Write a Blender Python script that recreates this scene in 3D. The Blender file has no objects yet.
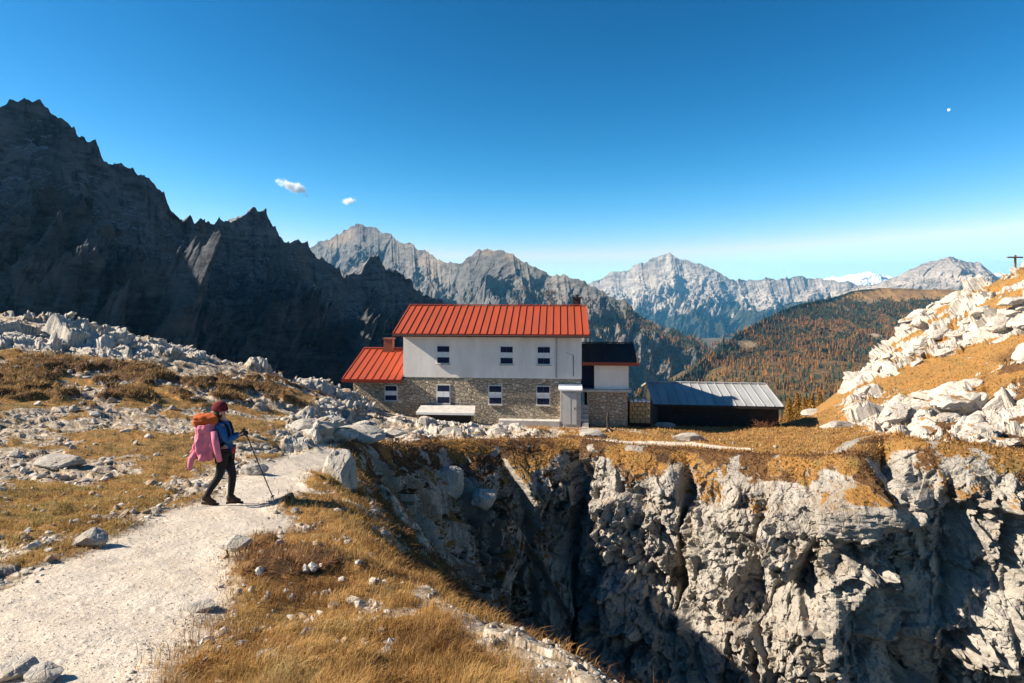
import bpy, bmesh, math, random
import numpy as np
from concurrent.futures import ThreadPoolExecutor
from mathutils import Vector, Matrix

random.seed(7)
RNG = np.random.default_rng(11)
SC = bpy.context.scene
COL = SC.collection
F = 610.0                      # focal length in pixels of the 1024 px wide picture
CX, HY = 512.0, 287.0          # principal column, horizon row
R = math.radians


def at(px, py, Y):
    """world point seen at a pixel when it stands Y metres ahead of the camera"""
    return np.array([(px - CX) * Y / F, Y, -(py - HY) * Y / F])


# ------------------------------------------------------------------ noise
POOL = ThreadPoolExecutor(4)
CH = 1 << 15


def par(fn, P):
    P = np.ascontiguousarray(P, dtype=np.float32)
    n = len(P)
    if n <= CH:
        return fn(P)
    parts = list(POOL.map(fn, [P[i:i + CH] for i in range(0, n, CH)]))
    if isinstance(parts[0], tuple):
        return tuple(np.concatenate([p[k] for p in parts]) for k in range(len(parts[0])))
    return np.concatenate(parts)


def h3(ix, iy, iz, seed):
    h = (ix.astype(np.uint32) * np.uint32(374761393) + iy.astype(np.uint32) * np.uint32(668265263)
         + iz.astype(np.uint32) * np.uint32(2147483647 - 58) + np.uint32((seed * 974711 + 12345) & 0xffffffff))
    h = (h ^ (h >> np.uint32(13))) * np.uint32(1274126177)
    h = (h ^ (h >> np.uint32(16))) * np.uint32(2246822519)
    return h ^ (h >> np.uint32(15))


def _perlin(P, seed):
    fl = np.floor(P)
    I = fl.astype(np.int64)
    f = P - fl
    w = f * f * f * (f * (f * 6 - 15) + 10)
    out = np.zeros(len(P), np.float32)
    for dx in (0, 1):
        wx = w[:, 0] if dx else 1 - w[:, 0]
        for dy in (0, 1):
            wy = w[:, 1] if dy else 1 - w[:, 1]
            for dz in (0, 1):
                wz = w[:, 2] if dz else 1 - w[:, 2]
                h = h3(I[:, 0] + dx, I[:, 1] + dy, I[:, 2] + dz, seed)
                gx = (h & np.uint32(1023)).astype(np.float32) / 511.5 - 1
                gy = ((h >> np.uint32(10)) & np.uint32(1023)).astype(np.float32) / 511.5 - 1
                gz = ((h >> np.uint32(20)) & np.uint32(1023)).astype(np.float32) / 511.5 - 1
                out += wx * wy * wz * (gx * (f[:, 0] - dx) + gy * (f[:, 1] - dy) + gz * (f[:, 2] - dz))
    return out * 1.1


def perlin(P, seed=0):
    return par(lambda q: _perlin(q, seed), P)


def fbm(P, octv=4, seed=0, gain=.5, lac=2.03):
    def fn(q):
        a, s, o = 1.0, 1.0, np.zeros(len(q), np.float32)
        for k in range(octv):
            o += a * _perlin(q * s + 17.3 * k, seed + k)
            a *= gain
            s *= lac
        return o
    return par(fn, P)


def ridged(P, octv=4, seed=0, gain=.5, lac=2.07):
    """0..~1, sharp crests"""
    def fn(q):
        a, s, o, t, pr = 1.0, 1.0, np.zeros(len(q), np.float32), 0.0, 1.0
        for k in range(octv):
            n = 1 - np.abs(_perlin(q * s + 9.1 * k, seed + k)) * 1.9
            n = np.clip(n, 0, 1)
            n = n * n
            o += a * n * pr
            pr = np.clip(n * 1.3, 0, 1)
            t += a
            a *= gain
            s *= lac
        return o / t
    return par(fn, P)


def worley(P, seed=0, two=False):
    """F1, F2, three random numbers of the nearest cell, vector to its centre (two: the same of the second nearest)"""
    def fn(q):
        fl = np.floor(q)
        I = fl.astype(np.int64)
        f = q - fl
        n = len(q)
        f1 = np.full(n, 9., np.float32)
        f2 = np.full(n, 9., np.float32)
        hh = np.zeros(n, np.uint32)
        v = np.zeros((n, 3), np.float32)
        hb = np.zeros(n, np.uint32)
        vb = np.zeros((n, 3), np.float32)
        for dx in (-1, 0, 1):
            for dy in (-1, 0, 1):
                for dz in (-1, 0, 1):
                    h = h3(I[:, 0] + dx, I[:, 1] + dy, I[:, 2] + dz, seed)
                    o = np.stack([(h & np.uint32(1023)).astype(np.float32) / 1023 + dx - f[:, 0],
                                  ((h >> np.uint32(10)) & np.uint32(1023)).astype(np.float32) / 1023 + dy - f[:, 1],
                                  ((h >> np.uint32(20)) & np.uint32(1023)).astype(np.float32) / 1023 + dz - f[:, 2]], 1)
                    d = (o * o).sum(1)
                    c = d < f1
                    if two:
                        hb[c], vb[c] = hh[c], v[c]
                        e = ~c & (d < f2)
                        hb[e], vb[e] = h[e], o[e]
                    f2 = np.where(c, f1, np.minimum(f2, d))
                    f1 = np.where(c, d, f1)
                    hh[c], v[c] = h[c], o[c]

        def rnd(hk):
            h2 = h3(hk, hk >> np.uint32(7), hk >> np.uint32(3), seed + 5)
            return np.stack([(h2 & np.uint32(1023)), (h2 >> np.uint32(10)) & np.uint32(1023), (h2 >> np.uint32(20)) & np.uint32(1023)], 1).astype(np.float32) / 1023
        if two: return np.sqrt(f1), np.sqrt(f2), rnd(hh), v, rnd(hb), vb
        return np.sqrt(f1), np.sqrt(f2), rnd(hh), v
    return par(fn, P)


def facets(P, scale, seed, off=1.0, tilt=.8, crack=.6, cw=.10, warp=.10, k=55.):
    """chiselled rock: tilted planes, one per cell, that meet in narrow edges and steps, cracks between some; metres"""
    q0 = (P / scale).astype(np.float32)
    if warp:
        q0 = q0 + warp * np.stack([perlin(q0 * 2.6 + j * 31, seed + 40 + j) for j in range(3)], 1)

    def fn(q):
        fl = np.floor(q)
        I = fl.astype(np.int64)
        f = (q - fl).astype(np.float32)
        n = len(q)
        num, den = np.zeros(n, np.float32), np.full(n, 1e-30, np.float32)
        f1, f2 = np.full(n, 9., np.float32), np.full(n, 9., np.float32)
        s1, s2 = np.zeros(n, np.float32), np.zeros(n, np.float32)
        for dx in (-1, 0, 1):
            for dy in (-1, 0, 1):
                for dz in (-1, 0, 1):
                    h = h3(I[:, 0] + dx, I[:, 1] + dy, I[:, 2] + dz, seed)
                    a0 = (h & np.uint32(1023)).astype(np.float32) / 1023
                    a1 = ((h >> np.uint32(10)) & np.uint32(1023)).astype(np.float32) / 1023
                    a2 = ((h >> np.uint32(20)) & np.uint32(1023)).astype(np.float32) / 1023
                    ox, oy, oz = a0 + dx - f[:, 0], a1 + dy - f[:, 1], a2 + dz - f[:, 2]
                    d = ox * ox + oy * oy + oz * oz
                    h2 = h3(h, h >> np.uint32(7), h >> np.uint32(3), seed + 5)
                    b0 = (h2 & np.uint32(1023)).astype(np.float32) / 1023
                    b1 = ((h2 >> np.uint32(10)) & np.uint32(1023)).astype(np.float32) / 1023
                    b2 = ((h2 >> np.uint32(20)) & np.uint32(1023)).astype(np.float32) / 1023
                    w = np.exp(-k * np.minimum(d, 1.2))
                    num += w * (off * (b0 * .7 + b1 * .3 - .5) + 1.2 * tilt * ((b0 - .5) * ox + (b1 - .5) * oy + (b2 - .5) * oz))
                    den += w
                    c = d < f1
                    f2 = np.where(c, f1, np.minimum(f2, d))
                    s1 = np.where(c, b1, s1)
                    f1 = np.where(c, d, f1)
        e = np.sqrt(f2) - np.sqrt(f1)
        return num / den - crack * np.exp(-e / cw) * sstep(.25, .6, s1)
    return par(fn, q0) * scale


def sstep(a, b, x):
    t = np.clip((x - a) / (b - a), 0, 1)
    return t * t * (3 - 2 * t)


# ------------------------------------------------------------------ meshes
def mesh_np(name, V, faces, mats=None, attrs=None, smooth=False, mat_idx=None):
    """faces: (n,3) or (n,4) int array"""
    V = np.asarray(V, np.float32)
    faces = np.asarray(faces, np.int32)
    me = bpy.data.meshes.new(name)
    me.vertices.add(len(V))
    me.vertices.foreach_set('co', V.ravel())
    k = faces.shape[1]
    me.loops.add(faces.size)
    me.loops.foreach_set('vertex_index', faces.ravel())
    me.polygons.add(len(faces))
    me.polygons.foreach_set('loop_start', np.arange(0, faces.size, k, dtype=np.int32))
    me.polygons.foreach_set('loop_total', np.full(len(faces), k, np.int32))
    me.polygons.foreach_set('use_smooth', np.full(len(faces), smooth, bool))
    for an, data in (attrs or {}).items():
        a = me.attributes.new(an, 'FLOAT_COLOR', 'POINT')
        data = np.asarray(data, np.float32)
        if data.shape[1] == 3:
            data = np.concatenate([data, np.ones((len(data), 1), np.float32)], 1)
        a.data.foreach_set('color', data.ravel())
    for m in (mats or []):
        me.materials.append(m)
    if mat_idx is not None:
        me.polygons.foreach_set('material_index', np.asarray(mat_idx, np.int32))
    me.update(calc_edges=True)
    me.validate()
    o = bpy.data.objects.new(name, me)
    COL.objects.link(o)
    return o


def grid_faces(nr, nc):
    i = np.arange(nr * nc, dtype=np.int32).reshape(nr, nc)
    return np.stack([i[:-1, :-1], i[:-1, 1:], i[1:, 1:], i[1:, :-1]], -1).reshape(-1, 4)


def normals_grid(V, nr, nc):
    G = V.reshape(nr, nc, 3)
    a = np.gradient(G, axis=0)
    b = np.gradient(G, axis=1)
    n = np.cross(b, a).reshape(-1, 3)
    return n / (np.linalg.norm(n, axis=1, keepdims=True) + 1e-9)


def tag(o, label=None, cat=None, group=None, kind=None):
    if label: o['label'] = label
    if cat: o['category'] = cat
    if group: o['group'] = group
    if kind: o['kind'] = kind
    return o


def empty(name, loc=(0, 0, 0), rz=0.):
    o = bpy.data.objects.new(name, None)
    COL.objects.link(o)
    o.location = loc
    o.rotation_euler = (0, 0, rz)
    o.empty_display_size = .2
    return o


class MB:
    """collects boxes, tubes and prisms, links them as one mesh object"""
    def __init__(s):
        s.v, s.f, s.m = [], [], []

    def add(s, vs, fs, mi=0):
        b = len(s.v)
        s.v += [tuple(map(float, p)) for p in vs]
        s.f += [tuple(b + i for i in f) for f in fs]
        s.m += [mi] * len(fs)
        return s

    def box(s, x0, x1, y0, y1, z0, z1, mi=0):
        vs = [(x, y, z) for z in (z0, z1) for (x, y) in ((x0, y0), (x1, y0), (x1, y1), (x0, y1))]
        return s.add(vs, [(3, 2, 1, 0), (4, 5, 6, 7), (0, 1, 5, 4), (1, 2, 6, 5), (2, 3, 7, 6), (3, 0, 4, 7)], mi)

    def hexa(s, vs, mi=0):
        """8 points, bottom ring then top ring"""
        return s.add(vs, [(3, 2, 1, 0), (4, 5, 6, 7), (0, 1, 5, 4), (1, 2, 6, 5), (2, 3, 7, 6), (3, 0, 4, 7)], mi)

    def prism_x(s, prof, x0, x1, mi=0):
        """profile of (y, z) points counter-clockwise seen from +x, pushed along x"""
        n = len(prof)
        vs = [(x0, y, z) for y, z in prof] + [(x1, y, z) for y, z in prof]
        fs = [tuple(range(n - 1, -1, -1)), tuple(range(n, 2 * n))]
        fs += [(i, (i + 1) % n, n + (i + 1) % n, n + i) for i in range(n)]
        return s.add(vs, fs, mi)

    def tube(s, pts, rad, n=8, mi=0):
        pts = [Vector(p) for p in pts]
        rad = rad if hasattr(rad, '__len__') else [rad] * len(pts)
        rings = []
        for i, p in enumerate(pts):
            t = (pts[min(i + 1, len(pts) - 1)] - pts[max(i - 1, 0)]).normalized()
            a = t.orthogonal().normalized()
            b = t.cross(a)
            rings.append([p + (a * math.cos(k * 2 * math.pi / n) + b * math.sin(k * 2 * math.pi / n)) * rad[i] for k in range(n)])
        vs = [q for r_ in rings for q in r_]
        fs = [(i * n + k, i * n + (k + 1) % n, (i + 1) * n + (k + 1) % n, (i + 1) * n + k) for i in range(len(pts) - 1) for k in range(n)]
        fs += [tuple(range(n - 1, -1, -1)), tuple((len(pts) - 1) * n + k for k in range(n))]
        return s.add(vs, fs, mi)

    def build(s, name, mats, parent=None, bevel=0, smooth=False):
        me = bpy.data.meshes.new(name)
        me.from_pydata(s.v, [], s.f)
        mats = mats if isinstance(mats, (list, tuple)) else [mats]
        for m in mats:
            me.materials.append(m)
        me.polygons.foreach_set('material_index', s.m)
        bm = bmesh.new()
        bm.from_mesh(me)
        bmesh.ops.recalc_face_normals(bm, faces=bm.faces[:])
        bm.to_mesh(me)
        bm.free()
        if smooth:
            me.polygons.foreach_set('use_smooth', [True] * len(me.polygons))
        me.update()
        o = bpy.data.objects.new(name, me)
        COL.objects.link(o)
        if parent: o.parent = parent
        if bevel:
            b = o.modifiers.new('bevel', 'BEVEL')
            b.width = bevel
            b.segments = 2
        return o


# ------------------------------------------------------------------ materials
class NT:
    def __init__(s, name):
        s.m = bpy.data.materials.new(name)
        s.m.use_nodes = True
        s.t = s.m.node_tree
        s.b = s.t.nodes['Principled BSDF']
        s.b.inputs['Roughness'].default_value = .9
        s.b.inputs['Specular IOR Level'].default_value = .2
        s._co = None

    def n(s, typ, **kw):
        x = s.t.nodes.new(typ)
        for k, v in kw.items():
            setattr(x, k, v)
        return x

    def l(s, a, b):
        s.t.links.new(a, b)

    def val(s, sock, v):
        if hasattr(v, 'is_linked') or hasattr(v, 'links'):
            s.l(v, sock)
        else:
            if hasattr(v, '__len__') and len(v) == 3 and sock.type == 'RGBA':
                v = (*v, 1)
            sock.default_value = v

    def co(s, scale=None):
        if s._co is None:
            s._co = s.n('ShaderNodeTexCoord').outputs['Object']
        if scale is None:
            return s._co
        mp = s.n('ShaderNodeMapping')
        s.l(s._co, mp.inputs['Vector'])
        mp.inputs['Scale'].default_value = scale
        return mp.outputs['Vector']

    def noise(s, scale, detail=5, rough=.6, vec=None, dist=0.):
        x = s.n('ShaderNodeTexNoise')
        s.l(vec or s.co(), x.inputs['Vector'])
        x.inputs['Scale'].default_value = scale
        x.inputs['Detail'].default_value = detail
        x.inputs['Roughness'].default_value = rough
        x.inputs['Distortion'].default_value = dist
        return x.outputs['Fac']

    def voro(s, scale, feature='F1', vec=None, out='Distance', rand=1.):
        x = s.n('ShaderNodeTexVoronoi', feature=feature)
        s.l(vec or s.co(), x.inputs['Vector'])
        x.inputs['Scale'].default_value = scale
        x.inputs['Randomness'].default_value = rand
        return x.outputs[out]

    def ramp(s, fac, stops, interp='LINEAR'):
        x = s.n('ShaderNodeValToRGB')
        x.color_ramp.interpolation = interp
        e = x.color_ramp.elements
        while len(e) < len(stops):
            e.new(.5)
        for k, (p, c) in enumerate(stops):
            e[k].position = p
            e[k].color = (c, c, c, 1) if not hasattr(c, '__len__') else (*c, 1)
        s.l(fac, x.inputs['Fac'])
        return x.outputs['Color']

    def mix(s, fac, a, b, mode='MIX'):
        x = s.n('ShaderNodeMix', data_type='RGBA', blend_type=mode)
        s.val(x.inputs[0], fac)
        s.val(x.inputs[6], a)
        s.val(x.inputs[7], b)
        return x.outputs[2]

    def math(s, op, a, b=0., clamp=False):
        x = s.n('ShaderNodeMath', operation=op, use_clamp=clamp)
        s.val(x.inputs[0], a)
        s.val(x.inputs[1], b)
        return x.outputs[0]

    def attr(s, name, ch=None):
        x = s.n('ShaderNodeAttribute', attribute_name=name)
        if ch is None:
            return x.outputs['Color']
        sp = s.n('ShaderNodeSeparateColor')
        s.l(x.outputs['Color'], sp.inputs[0])
        return sp.outputs[ch]

    def nz(s):
        g = s.n('ShaderNodeNewGeometry')
        sp = s.n('ShaderNodeSeparateXYZ')
        s.l(g.outputs['True Normal'], sp.inputs[0])
        return sp.outputs[2]

    def bump(s, h, dist=.05, strength=.6, normal=None):
        x = s.n('ShaderNodeBump')
        x.inputs['Strength'].default_value = strength
        x.inputs['Distance'].default_value = dist
        s.l(h, x.inputs['Height'])
        if normal: s.l(normal, x.inputs['Normal'])
        return x.outputs['Normal']

    def out(s, col, normal=None, rough=None, metal=None):
        s.val(s.b.inputs['Base Color'], col)
        if normal: s.l(normal, s.b.inputs['Normal'])
        if rough is not None: s.val(s.b.inputs['Roughness'], rough)
        if metal is not None: s.val(s.b.inputs['Metallic'], metal)
        return s.m


def plain(name, col, var=.25, scale=8., rough=.8, bump=0., metal=0.):
    t = NT(name)
    n = t.noise(scale, 6, .65)
    c = t.mix(t.ramp(n, [(.3, 0.), (.7, 1.)]), tuple(x * (1 - var) for x in col), tuple(min(1, x * (1 + var * .6)) for x in col))
    t.out(c, t.bump(t.noise(scale * 4, 4), .02, bump) if bump else None, rough, metal)
    return t.m
QUAL = 1.0
SKY_STR, SUN_STR, EXPO, HAZE = .10, 5.0, 1.3, 4.2e-5
# ================================================================== near ground
CTRL = [  # px, py, metres ahead
 (100,683,3.6),(350,683,3.6),(600,683,3.7),(-100,683,3.6),(-200,600,5.2),(60,600,5.4),(230,600,5.4),(400,590,5.7),
 (215,505,10.3),(325,485,13),(110,545,7.4),(0,560,6.8),(0,500,10),(100,480,12.3),(0,440,15),(150,430,18),(250,450,17),
 (290,430,22),(330,455,20),(0,400,19.5),(100,395,22),(220,395,26),(300,405,30),(0,360,25),(100,360,28),(200,372,31),
 (0,318,31),(60,325,32),(120,338,33.5),(200,355,35),(270,372,36),(330,394,38),(400,416,39),(450,421,39.3),(-150,300,32),
 (-300,320,24),(-300,420,14),
 (0,340,46),(120,380,49),(270,430,51),(-150,320,50),(350,430,31),(450,432,35),(420,441,31.5),
 (500,424,39.5),(600,427,39),(560,440,34.5),(690,427,43),(740,427,44),(700,440,35),(790,427,45),(800,440,33),(680,452,31.5),(860,450,28),
 (500,430,50),(650,436,54),(760,436,56),(825,414,52),(870,425,38),(905,438,27.5),(900,402,44),
 (840,403,48),(870,375,52),(900,345,55),(930,308,58),(985,290,56),(1024,272,50),(1100,255,46),(1200,240,40),
 (960,400,38),(1000,350,43),(1024,400,35),(960,350,48),(1024,450,27),(1100,400,30),(1150,480,20),
 (850,410,66),(930,340,75),(1024,310,75),(1150,300,72)]
CP = np.array([at(*c) for c in CTRL])
CP = np.concatenate([CP, [[0, 0, -1.66], [-3, 0, -1.75], [3, 0, -1.6], [0, -8, -1.7], [-9, -6, -1.6], [9, -6, -1.8], [10, 4, -3.2]]])


def _tps(d2):
    return .5 * d2 * np.log(d2 + 1e-9)


def _fit():
    n = len(CP)
    d2 = ((CP[:, None, :2] - CP[None, :, :2]) ** 2).sum(-1)
    A = np.zeros((n + 3, n + 3))
    A[:n, :n] = _tps(d2) + np.eye(n) * 1.5
    A[:n, n] = 1
    A[:n, n + 1:] = CP[:, :2]
    A[n:, :n] = A[:n, n:].T
    return np.linalg.solve(A, np.concatenate([CP[:, 2], [0, 0, 0]]))


WT = _fit()


def Gbase(x, y):
    x = np.asarray(x, np.float64)
    y = np.asarray(y, np.float64)
    P = np.stack([x.ravel(), y.ravel()], 1)

    def fn(q):
        q = q.astype(np.float64)
        d2 = ((q[:, None, :] - CP[None, :, :2]) ** 2).sum(-1)
        return _tps(d2) @ WT[:-3] + WT[-3] + q @ WT[-2:]
    z = np.concatenate(list(POOL.map(fn, [P[i:i + 8192] for i in range(0, len(P), 8192)]))) if len(P) else np.zeros(0)
    far = np.maximum(0, P[:, 1] - 72)
    return (z - .012 * far ** 2).reshape(x.shape)


def hit(px, py, y0=1.5, y1=75):
    """where the ray through a pixel meets the bare ground"""
    Y = np.geomspace(y0, y1, 500)
    z = Gbase((px - CX) * Y / F, Y)
    below = -(py - HY) * Y / F < z
    k = int(np.argmax(below)) if below.any() else len(Y) - 1
    return np.array([(px - CX) * Y[k] / F, Y[k], z[k]])


def sd_line(x, y, pts, closed=False):
    """distance to a polyline, signed side of the nearest segment (+ = right), arc position"""
    pts = np.asarray(pts, np.float64)[:, :2]
    if closed: pts = np.concatenate([pts, pts[:1]])
    best = np.full(x.shape, 1e9)
    side = np.zeros(x.shape)
    arc = np.zeros(x.shape)
    s0 = 0.
    for a, b in zip(pts[:-1], pts[1:]):
        d = b - a
        L = np.hypot(*d)
        t = np.clip(((x - a[0]) * d[0] + (y - a[1]) * d[1]) / (L * L), 0, 1)
        ex, ey = x - a[0] - t * d[0], y - a[1] - t * d[1]
        dd = np.hypot(ex, ey)
        c = dd < best
        best = np.where(c, dd, best)
        side = np.where(c, np.sign(d[1] * ex - d[0] * ey), side)
        arc = np.where(c, s0 + t * L, arc)
        s0 += L
    return best, side, arc


def inpoly(x, y, pts):
    pts = np.asarray(pts)[:, :2]
    ins = np.zeros(x.shape, bool)
    j = len(pts) - 1
    for i in range(len(pts)):
        xi, yi = pts[i]
        xj, yj = pts[j]
        c = ((yi > y) != (yj > y)) & (x < (xj - xi) * (y - yi) / (yj - yi + 1e-12) + xi)
        ins ^= c
        j = i
    return ins


def soft(x, y, poly, w):
    """1 well inside a world polygon, 0 well outside"""
    d, _, _ = sd_line(x, y, poly, True)
    d = np.where(inpoly(x, y, poly), d, -d)
    return sstep(-w, w, d)


def wpoly(pix):
    return np.array([hit(*p)[:2] for p in pix])


# rim of the ravine, far side, left to right
RIMP = [(335,462,20.5),(346,458,23.),(395,451,28.5),(440,449,32.),(480,449,33.2),(530,449,34.2),(575,450,34.6),(620,452,33.3),(660,454,32.2),
        (692,455,32.0),(720,455,30.4),(770,455,29.0),(820,454,27.6),(858,452,26.5),(872,452,28.6),(884,450,30.4),(896,446,28.6),
        (915,442,26.8),(950,452,26.3),(1000,468,25.7),(1060,480,25.2),(1150,500,24.2),(1260,500,22.5)]
RIM = np.array([at(*p) for p in RIMP])
LIP = np.array([(3.4, -1.5), (2.0, 1.0), (1.15, 2.4), (.45, 3.7), (-1.08, 5.7), (-2.25, 8.2), (-3.25, 11), (-4.5, 15), (-5.5, 18.6), (-6.05, 20.5)])
PIT = np.concatenate([LIP, RIM[:, :2], [(45, 10), (45, -6)]])

PATHPX = [(-60,740,2.5),(-32,683,2.35),(84,610,2.15),(172,545,1.75),(240,505,1.5),(288,470,1.3),(330,452,1.0),(395,446,.8),(460,440,.75),
          (530,439,.7),(600,441,.8),(690,445,1.0),(745,450,.7)]
PATH = []
for px, py, w in PATHPX:
    h_ = hit(px, min(py, 700))
    PATH.append((h_[0], h_[1], w))
PATH = np.array([(-2.5, 0.3, 2.6), (-2.9, 2.2, 2.5)] + PATH[1:])
_arc = np.concatenate([[0], np.cumsum(np.hypot(*np.diff(PATH[:, :2], axis=0).T))])

POLY = {
 'ridge': wpoly([(325,478),(285,505),(258,535),(238,570),(228,605),(200,645),(165,690),(150,740),(600,740),(520,690),(470,645),(440,615),(405,592),(385,572),(360,545),(345,500)]),
 'screeR': wpoly([(385,575),(440,600),(500,640),(560,690),(640,690),(560,640),(480,600)]),
 'meadow': wpoly([(0,550),(90,525),(190,478),(235,440),(225,425),(120,470),(0,505)]),
 'tuss': wpoly([(-120,405),(0,405),(120,412),(230,408),(300,415),(330,400),(270,378),(180,368),(90,365),(0,355),(-120,350)]),
 'crest': wpoly([(-150,352),(0,352),(100,360),(200,372),(300,392),(410,420),(425,414),(330,392),(270,370),(200,353),(120,336),(0,316),(-150,298)]),
 'slab': wpoly([(285,452),(330,446),(385,449),(450,440),(540,436),(520,424),(440,416),(400,414),(330,402),(300,412)]),
 'terr': wpoly([(500,423),(640,424),(830,424),(860,445),(760,452),(540,438)]),
 'rhill': np.array([at(*p)[:2] for p in [(868,428,36),(840,404,47),(835,400,52),(880,400,70),(1024,310,80),(1300,300,70),(1300,480,21),(1000,466,25.5),(920,440,27)]]),
}


def noise2(x, y, s, octv=4, seed=0):
    return fbm(np.stack([x / s, y / s, np.zeros_like(x) + seed * 3.7], 1), octv, seed)


def surface(x, y, fine=True):
    """height and masks of the finished ground"""
    x = np.asarray(x, np.float64).ravel()
    y = np.asarray(y, np.float64).ravel()
    g = Gbase(x, y)
    n6 = noise2(x, y, 6., 5, 3)
    n2 = noise2(x, y, 1.8, 5, 5)
    n05 = noise2(x, y, .45, 4, 8)
    # path
    dp, _, ap = sd_line(x, y, PATH)
    w = np.interp(ap, _arc, PATH[:, 2]) * .5
    path = 1 - sstep(-.28, .32, dp - w + n2 * .28 + n05 * .16)
    # drop into the ravine
    dl, sl, _ = sd_line(x, y, LIP)
    d = np.where(sl > 0, dl, -dl)
    inside = inpoly(x, y, PIT)
    de = np.maximum(0, d + (.25 + .5 * sstep(5, 8, y)) * n2 + .12 * n05 + .8 * n6 * sstep(6, 10, y))
    S = 1.12 * (np.sqrt(de * de + .7 ** 2) - .7) * (1 + .25 * n6)
    S = np.where(inside, np.minimum(S, np.maximum(0, g + 21.5)), 0)
    pit = np.where(inside, sstep(.3, 1.4, de), 0)
    # regions
    near = {k: soft(x + n2 * .5, y + n6 * .5, p, 1.0 if k in ('slab', 'tuss', 'crest', 'rhill', 'terr') else .35) for k, p in POLY.items()}
    left = sstep(-2, -7, x)
    rock = np.clip(near['crest'] * sstep(-.12, .08, n6 + .5 * n2) + near['slab'] * sstep(-.2, .1, n2 + .4 * n6 + .1), 0, 1)
    rh = near['rhill']
    rhn = noise2(x, y + g * 1.6, 7., 4, 21) + .45 * n2
    rock = np.maximum(rock, rh * sstep(-.12, .02, rhn + .35 * noise2(x, y + g, .8, 3, 23)))
    grass = np.zeros_like(x)
    grass = np.maximum(grass, near['ridge'] * sstep(-.55, -.30, n2 + .5 * n05 + .03))
    grass = np.maximum(grass, near['meadow'] * sstep(-.34, -.02, n6 * .5 + n2))
    grass = np.maximum(grass, .9 * left * sstep(-.04, .2, n2 + .5 * n6 - .02) * (1 - near['crest']))
    grass = np.maximum(grass, near['terr'] * sstep(-.3, -.05, n2))
    grass = np.maximum(grass, rh)
    grass = np.maximum(grass, sstep(4, 12, x) * sstep(26, 28, y))
    grass = np.maximum(grass, pit * sstep(-.25, .2, n2 + n6))
    lump = noise2(x, y, 1.5, 3, 31)
    heath = near['tuss'] * sstep(.0, .16, lump + .4 * n6 + .03)
    heath = np.maximum(heath, .9 * near['ridge'] * sstep(.22, .40, n2 + .6 * noise2(x, y, 2.4, 2, 77)) )
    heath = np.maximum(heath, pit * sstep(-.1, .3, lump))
    # band of dwarf shrubs along the far rim
    dr, _, ar = sd_line(x, y, RIM)
    farrim = sstep(1.6, .3, dr + n2 * 1.2) * sstep(-6.2, -4, x)
    heath = np.maximum(heath, farrim * sstep(-.25, .05, n2 + .2))
    heath = np.maximum(heath, rh * sstep(.14, .3, noise2(x, y, 3., 4, 55)) * .8 * sstep(48, 38, y))
    grass *= 1 - near['screeR'] * .9
    rock = np.maximum(rock, pit * sstep(-.02, .2, noise2(x, y, 2.6, 4, 66) + .3 * n2) * .9 * sstep(1.2, 3.5, de))
    grass = np.maximum(grass, sstep(1.3, .5, np.abs(d) + .5 * n2) * sstep(4.6, 6.5, y) * sstep(-.35, -.1, n2 + .4 * n05 + .1))
    for m in (grass, heath, rock):
        m *= 1 - path
    rock *= 1 - .8 * heath
    grass *= 1 - rock
    flat = 1 - sstep(39.6, 37.5, y) * 0
    hut = sstep(1.5, 0, np.maximum(np.abs(x - 1.0) - 9.5, np.abs(y - 43) - 4.5))
    hut = np.maximum(hut, sstep(1.5, 0, np.maximum(np.abs(x - 14.5) - 4.8, np.abs(y - 45.5) - 4.3)))
    amp = (1 - .8 * path) * (1 - hut) * (1 - .85 * sstep(2.6, .3, dr) * sstep(-6., -4, x))
    z = g - S + amp * (.30 * n6 * sstep(3, 12, y) + .13 * n2 + .035 * n05)
    z += amp * heath * (1 - rh * .5) * (.05 + .24 * sstep(.0, .5, lump + .25) * (1 - .45 * near['ridge'] - .5 * pit)) * sstep(2, 6, y)
    z += .012 * path * n05
    V = np.stack([x, y, z], 1).astype(np.float32)
    # chiselled outcrops
    rk = rock * (1 - hut)
    sel = rk > .01
    if sel.any():
        Q = V[sel].copy()
        big = facets(Q, 2.8, 61, .5, 1.5, .03, .05)
        med = facets(Q, 1.05, 62, .45, 1.6, .05, .05)
        sml = facets(Q, .42, 63, .45, 1.6, .06, .06) + .6 * facets(Q, .2, 65, .45, 1.5, .08, .08)
        rhs = rh[sel]
        
        e_ = .8
        xs, ys = x[sel], y[sel]
        gx = (Gbase(xs + e_, ys) - Gbase(xs - e_, ys)) / (2 * e_)
        gy_ = (Gbase(xs, ys + e_) - Gbase(xs, ys - e_)) / (2 * e_)
        N_ = np.stack([-gx, -gy_, np.ones_like(gx)], 1)
        N_ /= np.linalg.norm(N_, axis=1, keepdims=True)
        dd = rk[sel] * (.08 + (.32 + .14 * rhs) * big + (.36 + .1 * rhs) * med + .42 * sml)
        V[sel] += (N_ * dd[:, None]).astype(np.float32)
    # stony ground: little blocks
    st = np.clip(1 - grass - heath - rock - path, 0, 1) * amp
    if fine:
        sel = st > .05
        if sel.any():
            Q = V[sel]
            V[sel, 2] += st[sel] * (.28 * facets(Q, .75, 71, .6, .6, .25, .12) + .28 * facets(Q, .28, 72, .6, .6, .3, .15))
        f1, f2, r, _ = worley(V / .10, 81)
        V[:, 2] += .03 * np.clip(path, 0, 1) * (np.clip(.42 - f1, 0, 1) * (r[:, 0] > .72) * 1.5 + .3 * n05)
    return V, dict(dr=dr, inside=inside, S=S, path=path, grass=grass, heath=heath, rock=rock, pit=pit, st=st, rh=rh, **{'p_' + k: v for k, v in near.items()})


def ground_z(x, y):
    V, _ = surface(np.array([x]), np.array([y]), False)
    return float(V[0, 2])


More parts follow.
